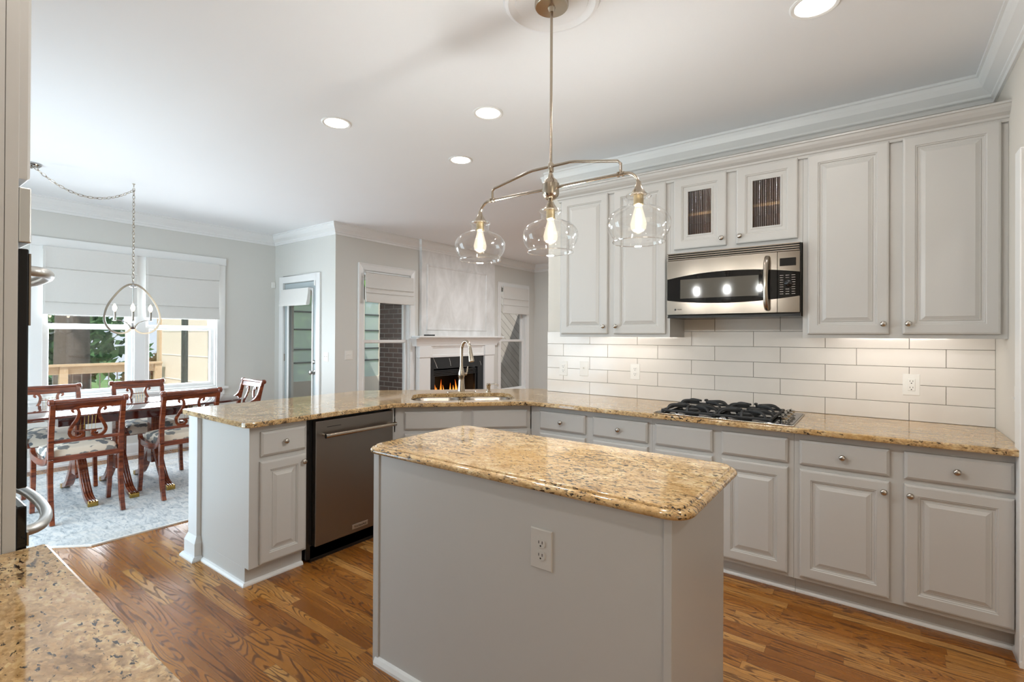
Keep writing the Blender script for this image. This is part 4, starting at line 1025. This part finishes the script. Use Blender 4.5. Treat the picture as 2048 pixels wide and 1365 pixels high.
for yc in (1.200, 1.475, 1.742):
    pd = box(TX - .055, TX + .055, yc - .034, yc + .034, .20, .661).build('pedestal', 'mahogany', t, bevel=.006)
    mb = MB()
    for k in range(4): mb.tube([(TX + .056, yc - .024 + k * .016, .22), (TX + .056, yc - .024 + k * .016, .64)], .006, 8)
    mb.build('reeding', 'mahogany', pd, smooth=True)
    for sg in (-1, 1):
        path = smooth_path([(TX + sg * .03, yc, .36), (TX + sg * .10, yc, .30), (TX + sg * .19, yc, .17), (TX + sg * .28, yc, .075), (TX + sg * .36, yc, .04), (TX + sg * .40, yc, .032)], 5)
        lg = MB().ribbon(path, .058, .05, (0, 1, 0), [1.2 - .5 * k / (len(path) - 1) for k in range(len(path))]).build('leg', 'mahogany', t, bevel=.006)
        fl = MB()
        for k in (-1, 0, 1): fl.tube([Vector(p) + Vector((0, k * .017, .0)) + Z_ * (.022 - .006 * j / len(path)) + X_ * (sg * .012) for j, p in enumerate(path[2:])], .0055, 6)
        fl.build('reeding', 'mahogany', lg, smooth=True)
        MB().loft([[(TX + sg * x, yc - w_, z0), (TX + sg * x, yc + w_, z0), (TX + sg * x, yc + w_, z1), (TX + sg * x, yc - w_, z1)] for x, w_, z0, z1 in ((.385, .031, .0095, .052), (.425, .033, .0095, .046), (.432, .028, .012, .038))], True, True, True).build('brass_toe', 'brass', lg, bevel=.002)

# ---------------------------------------------------------------- lyre-back chairs (front towards -X)
def make_chair(label, arms=False):
    t = thing('dining_chair', label, 'chair', (0, 0, 0), 'lyre-back mahogany chairs round the dining table')
    mh = 'mahogany'
    def legs(sg):
        yb_, yf = sg * .207, sg * .235
        bp = smooth_path([(.170, yb_, .47), (.160, yb_, .36), (.170, yb_, .24), (.195, yb_, .11), (.232, yb_, 0)], 5)
        MB().ribbon(bp, .030, .044, (0, 1, 0), [1.1 - .35 * k / (len(bp) - 1) for k in range(len(bp))]).build('leg', mh, t, bevel=.004, zmin=0)
        fp = smooth_path([(-.205, yf, .445), (-.205, yf, .32), (-.212, yf, .18), (-.228, yf, .07), (-.240, yf, 0)], 5)
        MB().ribbon(fp, .030, .046, (0, 1, 0), [1.1 - .4 * k / (len(fp) - 1) for k in range(len(fp))]).build('leg', mh, t, bevel=.004, zmin=0)
        sp = smooth_path([(.168, yb_, .465), (.168, yb_, .56), (.182, yb_, .68), (.205, yb_, .79), (.228, yb_, .885)], 5)
        MB().ribbon(sp, .034, .034, (0, 1, 0)).build('stile', mh, t, bevel=.004)
        rp = smooth_path([(-.236, yf, .502), (-.222, yf, .468), (-.17, yf, .445), (-.05, yf - sg * .008, .430), (.06, yf - sg * .02, .432), (.12, yb_ + sg * .003, .462), (.152, yb_, .53), (.166, yb_, .60)], 5)
        MB().ribbon(rp, .030, .044, (0, 1, 0), [.7 + .5 * math.sin(PI * min(1, k / (len(rp) - 1) * 1.15)) for k in range(len(rp))]).build('side_rail', mh, t, bevel=.004)
        MB().lathe((.232, yb_ - sg * .006, .885), (0, sg, 0), [(.019, 0), (.024, .004), (.024, .030), (.018, .034), (.013, .037)], 16).build('roll_end', mh, t, smooth=True)
        if arms:
            ap = smooth_path([(.215, yb_, .84), (.185, yb_, .745), (.12, yb_ + sg * .02, .690), (.02, yb_ + sg * .04, .668), (-.08, yb_ + sg * .045, .668), (-.13, yb_ + sg * .045, .64), (-.14, yb_ + sg * .04, .56), (-.12, yf, .45)], 5)
            MB().ribbon(ap, .030, .036, (0, 1, 0)).build('arm', mh, t, bevel=.004)
    for sg in (-1, 1): legs(sg)
    MB().ribbon([(.172, -.195, .462), (.172, .195, .462)], .040, .024, (0, 0, 1)).build('seat_rail', mh, t, bevel=.002)
    MB().ribbon([(-.215, -.225, .440), (-.215, .225, .440)], .046, .024, (0, 0, 1)).build('seat_rail', mh, t, bevel=.002)
    MB().ribbon([(.170, -.192, .590), (.170, .192, .590)], .024, .022, (0, 0, 1)).build('cross_rail', mh, t, bevel=.004)
    # top rail: rolled upper edge above a plain board
    MB().ribbon([(.220, -.193, .852), (.220, .193, .852)], .052, .020, Vector((.25, 0, 1))).build('top_rail', mh, t, bevel=.004)
    MB().tube([(.232, -.20, .884), (.232, .20, .884)], .019, 14).build('top_roll', mh, t, smooth=True)
    # upholstered seat
    L = []
    for i, z in ((.000, .466), (-.004, .50), (.000, .535), (.010, .556), (.05, .572), (.12, .578)):
        fx0, fx1 = -.228 + i, .157 - i
        q = round_poly([(fx0, -.215 + i), (fx1, -.190 + i), (fx1, .190 - i), (fx0, .215 - i)], .03, 4)
        L.append([(x, y, z - .030 + .0 * x - (.012 if x < -.1 else 0)) for x, y in q])
    MB().loft(L, True, True, True).build('seat_cushion', 'floral', t, smooth=True, label='cushion in cream fabric with grey leaves')
    # lyre
    ly = MB()
    for sg in (-1, 1):
        sp = smooth_path([(sg * .086, .800), (sg * .098, .812), (sg * .090, .829), (sg * .070, .824), (sg * .058, .795), (sg * .066, .750), (sg * .090, .703), (sg * .107, .660), (sg * .098, .622), (sg * .070, .606), (sg * .040, .612), (sg * .026, .632), (sg * .038, .648), (sg * .050, .640)], 4)
        pts = [(.172 + (.05 * (z - .6) / .25), y, z) for y, z in [(p.x, p.y) for p in [Vector((a[0], a[1])) for a in sp]]]
        ly.ribbon(pts, .016, .019, (1, 0, -.2), [.75 + .35 * math.sin(PI * k / (len(pts) - 1)) for k in range(len(pts))])
    l_ = ly.build('lyre', mh, t, bevel=.003)
    st = MB()
    for k in range(5):
        y = -.044 + k * .022; st.tube([(.182, y, .655), (.2075, y, .792)], .0014, 6)
    st.build('lyre_string', 'brass', l_)
    MB().ribbon([(.1835, -.085, .654), (.1835, .085, .654)], .010, .012, (0, 0, 1)).build('lyre_bar', mh, l_, bevel=.002)
    MB().ribbon([(.206, -.060, .772), (.206, .060, .772)], .008, .010, (0, 0, 1)).build('lyre_bar', mh, l_, bevel=.002)
    return t
ch = make_chair('mahogany lyre-back chair seen from behind, nearest the oven')
spots = [(-4.975, 1.107, 0, None), (-4.975, 1.797, 0, 'lyre-back chair seen from behind, partly hidden by the white peninsula post'),
         (-5.925, 1.135, PI, 'lyre-back chair on the window side of the table, left of the chandelier'),
         (-5.925, 1.822, PI, 'lyre-back chair on the window side, directly under the chandelier')]
for i, (x, y, a, lab) in enumerate(spots):
    o = ch if i == 0 else copy_tree(ch)
    o.location = (x, y, RZ); o.rotation_euler = (0, 0, a)
    if lab: o['label'] = lab
ac = make_chair('mahogany lyre-back armchair at the far end of the table by the corner', True)
ac.location = (-5.40, 2.40, RZ); ac.rotation_euler = (0, 0, PI / 2)

# ---------------------------------------------------------------- dining chandelier with swag chain
CXx, CYy = -5.56, 1.603
t = thing('dining_chandelier', 'polished nickel open-frame chandelier with candle bulbs over the dining table', 'chandelier', (CXx, CYy, HC))
vd = Vector((CXx, CYy, 0)).normalized(); pd_ = Vector((-vd.y, vd.x, 0))          # loop plane faces the room
Cc = Vector((CXx, CYy, 0))
def lp(a, z): return Cc + pd_ * a + Z_ * z
def chain(pts, name, ln=.040, r=.0026, wd=.0095):
    mb = MB(); P = [Vector(p) for p in pts]; acc = []; d = 0
    segs = [(P[i + 1] - P[i]).length for i in range(len(P) - 1)]; tot = sum(segs); n = int(tot / (ln * .82)); 
    for k in range(n):
        s_ = (k + .5) * tot / n; i = 0
        while i < len(segs) - 1 and s_ > segs[i]: s_ -= segs[i]; i += 1
        c = P[i].lerp(P[i + 1], s_ / segs[i]); T_ = (P[i + 1] - P[i]).normalized(); a = T_.orthogonal().normalized()
        if k % 2: a = T_.cross(a)
        mb.tube([c + T_ * (ln / 2 * math.cos(q * PI / 6)) + a * (wd * math.sin(q * PI / 6)) for q in range(12)], r, 5, closed=True)
    return mb.build(name, 'nickel', t, smooth=True)
chain([(CXx, CYy, HC - .04), (CXx, CYy, 1.875)], 'chain')
sw = [Vector((CXx - .03, .93, HC - .02)).lerp(Vector((CXx, CYy, HC - .06)), k / 14) - Z_ * (.155 * 4 * (k / 14) * (1 - k / 14)) for k in range(15)]
chain(sw, 'swag_chain')
MB().lathe((CXx, CYy, HC), -Z_, [(.012, 0), (.012, .004), (.004, .006), (.004, .03)], 12).build('ceiling_hook', 'nickel', t)
MB().lathe((CXx - .03, .913, HC), -Z_, [(.065, 0), (.065, .012), (.055, .022), (.012, .026), (.010, .04)], 28).build('canopy', 'chrome', t, smooth=True)
half = smooth_path([(.0, 1.850), (.035, 1.845), (.085, 1.805), (.140, 1.728), (.185, 1.640), (.205, 1.555), (.198, 1.490), (.165, 1.430), (.120, 1.402), (.070, 1.398), (.035, 1.415), (.008, 1.445)], 5)
for sg in (-1, 1):
    MB().ribbon([lp(sg * p.x, p.y) for p in half], .022, .017, vd).build('frame_band', 'chrome', t, bevel=.001)
MB().lathe(lp(0, 1.822), Z_, [(.012, 0), (.028, .006), (.022, .016), (.010, .030), (.006, .05)], 18).build('top_cap', 'chrome', t, smooth=True)
MB().tube([lp(0, 1.83), lp(0, 1.45)], .0035, 10).build('stem', 'chrome', t, smooth=True)
MB().lathe(lp(0, 1.435), Z_, [(.008, 0), (.024, .010), (.030, .018), (.024, .026), (.012, .034), (.012, .052), (.006, .06)], 18).build('hub', 'chrome', t, smooth=True)
for k, a in enumerate((-.132, .132)):
    sg = 1 if a > 0 else -1
    MB().tube(smooth_path([lp(sg * .015, 1.455), lp(sg * .045, 1.495), lp(sg * .085, 1.513), lp(sg * .118, 1.518), lp(sg * .130, 1.522)], 4), .0042, 8).build('arm', 'chrome', t, smooth=True)
fr_off = -vd * .12
MB().tube(smooth_path([lp(0, 1.455) - vd * .012, lp(0, 1.49) - vd * .05, lp(0, 1.505) - vd * .10, lp(0, 1.512) - vd * .118], 4), .0042, 8).build('arm', 'chrome', t, smooth=True)
for c in (lp(-.132, 0), lp(.132, 0), Cc - vd * .12):
    b0 = c + Z_ * 1.512
    cs = MB().lathe(b0, Z_, [(.006, 0), (.018, .004), (.018, .007), (.011, .010), (.011, .085), (.007, .088)], 14).build('candle_sleeve', 'chrome', t, smooth=True)
    MB().lathe(b0 + Z_ * .088, Z_, [(.007, 0), (.014, .014), (.017, .028), (.014, .044), (.006, .062), (.001, .068)], 14).build('candle_bulb', 'candle', cs, smooth=True)
    light('candle_light', 'POINT', b0 + Z_ * .125, 2.0, (1, .86, .66), .02, parent=t)

# ---------------------------------------------------------------- outside: deck, porch, garden
struct(box(-11.3, -7.0, -2, 3.66, -.10, -.04).build('deck', 'deckwood'))
struct(box(-60, -7.0, -40, 40, -3.2, -3.0).build('ground', 'grass'))
t = thing('deck_railing', 'brown wooden deck railing with metal balusters beyond the dining windows', 'railing', (-11.1, 2.0, -.04))
box(-11.18, -11.03, -2, 3.66, .835, .872).build('top_rail', 'deckwood', t)
box(-11.125, -11.085, -2, 3.66, .70, .834).build('rail_board', 'deckwood', t)
box(-11.125, -11.085, -2, 3.66, .05, .09).build('bottom_rail', 'deckwood', t)
for y in (-1.2, .55, 2.23, 3.6): box(-11.16, -11.05, y - .055, y + .055, -.04, .834).build('post', 'deckwood', t)
for k in range(44):
    y = -1.9 + k * .125
    MB().tube([(-11.105, y, .09), (-11.105, y, .70)], .010, 6).build('baluster', 'baluster', t)
# screened porch: side wall seen through the right dining window
pw = sempty('wall_porch_side', (-9, 3.72, 0))
box(-11.40, -11.27, 3.68, 3.80, -.04, 2.9).build('corner_post', 'deckwood', pw)
mb = MB()
for x in (-10.21, -10.06, -9.1, -8.1, -7.05): mb.box(x - .035, x + .035, 3.69, 3.77, -.04, 2.9)
mb.box(-11.27, -7.0, 3.69, 3.77, 2.4, 2.55); mb.build('dark_frame', 'porchdark', pw)
box(-11.27, -7.0, 3.72, 3.745, -.04, 2.42).build('panel', 'porchwall', pw)
mb = MB()
for x0, x1 in ((-11.22, -10.26), (-10.0, -9.15), (-9.05, -8.15)):
    for z in (.55, 1.0, 1.45): mb.box(x0, x1, 3.712, 3.72, z, z + .012)
mb.build('panel_seam', 'trim', pw)
# porch floor, roof, far wall with stacked panes
struct(box(-11.4, XC - .145, 3.80, 9.4, -.12, -.05).build('porch_floor', 'deckwood'))
struct(box(-11.4, XC - .145, 3.80, 6.9, 2.62, 2.72).build('porch_roof', 'trim'))
pf = sempty('wall_porch_far', (-10.4, 6.5, 0))
mb = MB()
for y in (3.85, 4.8, 5.75, 6.75, 7.75, 8.35, 9.3): mb.box(-10.46, -10.38, y - .07, y + .07, -.05, 2.62)
mb.box(-10.46, -10.38, 3.8, 9.4, -.05, .35).box(-10.46, -10.38, 3.8, 9.4, 2.3, 2.62)
mb.build('frame', 'porchwall', pf)
mb = MB()
for z in (.75, 1.05, 1.5, 1.9): mb.box(-10.44, -10.40, 3.8, 9.4, z, z + .035)
mb.build('muntin', 'porchdark', pf)
box(-10.425, -10.42, 3.8, 9.4, .35, 2.3).build('pane', 'frost', pf)
tag(MB().box(-7.22, -7.08, 5.05, 5.19, -.05, 2.62).build('porch_post', 'redwood'), 'reddish brown post in the porch seen through the window left of the fireplace', 'post')
struct(box(-6.30, XC - .145, 5.03, 5.15, -.05, 3.4).box(-6.30, XC - .145, 6.68, 6.80, -.05, 3.4).box(-6.30, -6.18, 5.15, 6.68, -.05, 3.4).build('chimney', 'brick'))
struct(box(-8.2, XC - .145, 8.30, 8.40, -.05, 3.0).build('wall_siding', 'diag'))

def tree(label, x, y, h, cr, leaf, trunk_r=.25, n=2600, zc=.62, group='garden trees beyond the deck', ls=.16, dens=1.7, base=-3.0, crown=True):
    t = thing('garden_tree', label, 'tree', (x, y, base), group)
    MB().tube([(x, y, base), (x + .05, y, base + h * .4), (x, y + .05, base + h * .85)], [trunk_r * 1.2, trunk_r, trunk_r * .5], 14).build('trunk', 'bark', t, smooth=True)
    rnd = random.Random(int(x * 100 + y * 10)); mb = MB()
    for k in range(int(n * dens)):
        while True:
            p = Vector((rnd.uniform(-1, 1), rnd.uniform(-1, 1), rnd.uniform(-1, 1)))
            if .25 < p.length < 1: break
        lump = .8 + .25 * math.sin(p.x * 6 + x) * math.cos(p.y * 5 + y) + .15 * math.sin(p.z * 9)
        c = Vector((x, y, base + h * zc)) + Vector((p.x * cr[0], p.y * cr[0], p.z * cr[1])) * lump
        a = Vector((rnd.uniform(-1, 1), rnd.uniform(-1, 1), rnd.uniform(-1, 1))).normalized(); b = a.orthogonal().normalized()
        s_ = ls * 1.35 * rnd.uniform(.6, 1.3)
        q = [mb.v(c - a * s_), mb.v(c + b * s_ * .5), mb.v(c + a * s_), mb.v(c - b * s_ * .5)]; mb.f(q)
    mb.build('crown', leaf, t); return t
tree('big dark-trunked tree close behind the deck railing', -16.0, 3.37, 12, (3.6, 2.4), 'leaf2', .33, 2200, .78)
tree('bright green bushy tree left of the dark trunk', -21.0, 1.0, 6.5, (2.6, 3.0), 'leaf', .2, 3000, .55)
tree('tall dark evergreen behind the dark trunk', -29.0, 5.0, 12, (4.2, 5.8), 'leaf2', .3, 3200, .5, ls=.22)
tree('low shrub with yellow and red leaves right of the dark trunk', -20.0, 6.6, 4.4, (1.1, 1.0), 'leaf3', .12, 1600, .62, ls=.12)
tree('green shrub below the railing beside the dark trunk', -14.0, 5.0, 3.4, (1.0, 1.4), 'leaf', .1, 2200, .52, ls=.12)
tree('green tree far left beyond the deck', -27.0, -3.5, 9, (3.4, 4.2), 'leaf', .25, 2600, .5, ls=.2)
tree('leafy green tree beyond the porch seen from the family room window', -19.0, 12.5, 8, (3.2, 4.0), 'leaf', .25, 3000, .52, ls=.18)
tree('pale green tree behind the porch panes', -21.0, 19.5, 8, (3.0, 4.0), 'leaf', .25, 2400, .5, ls=.18)
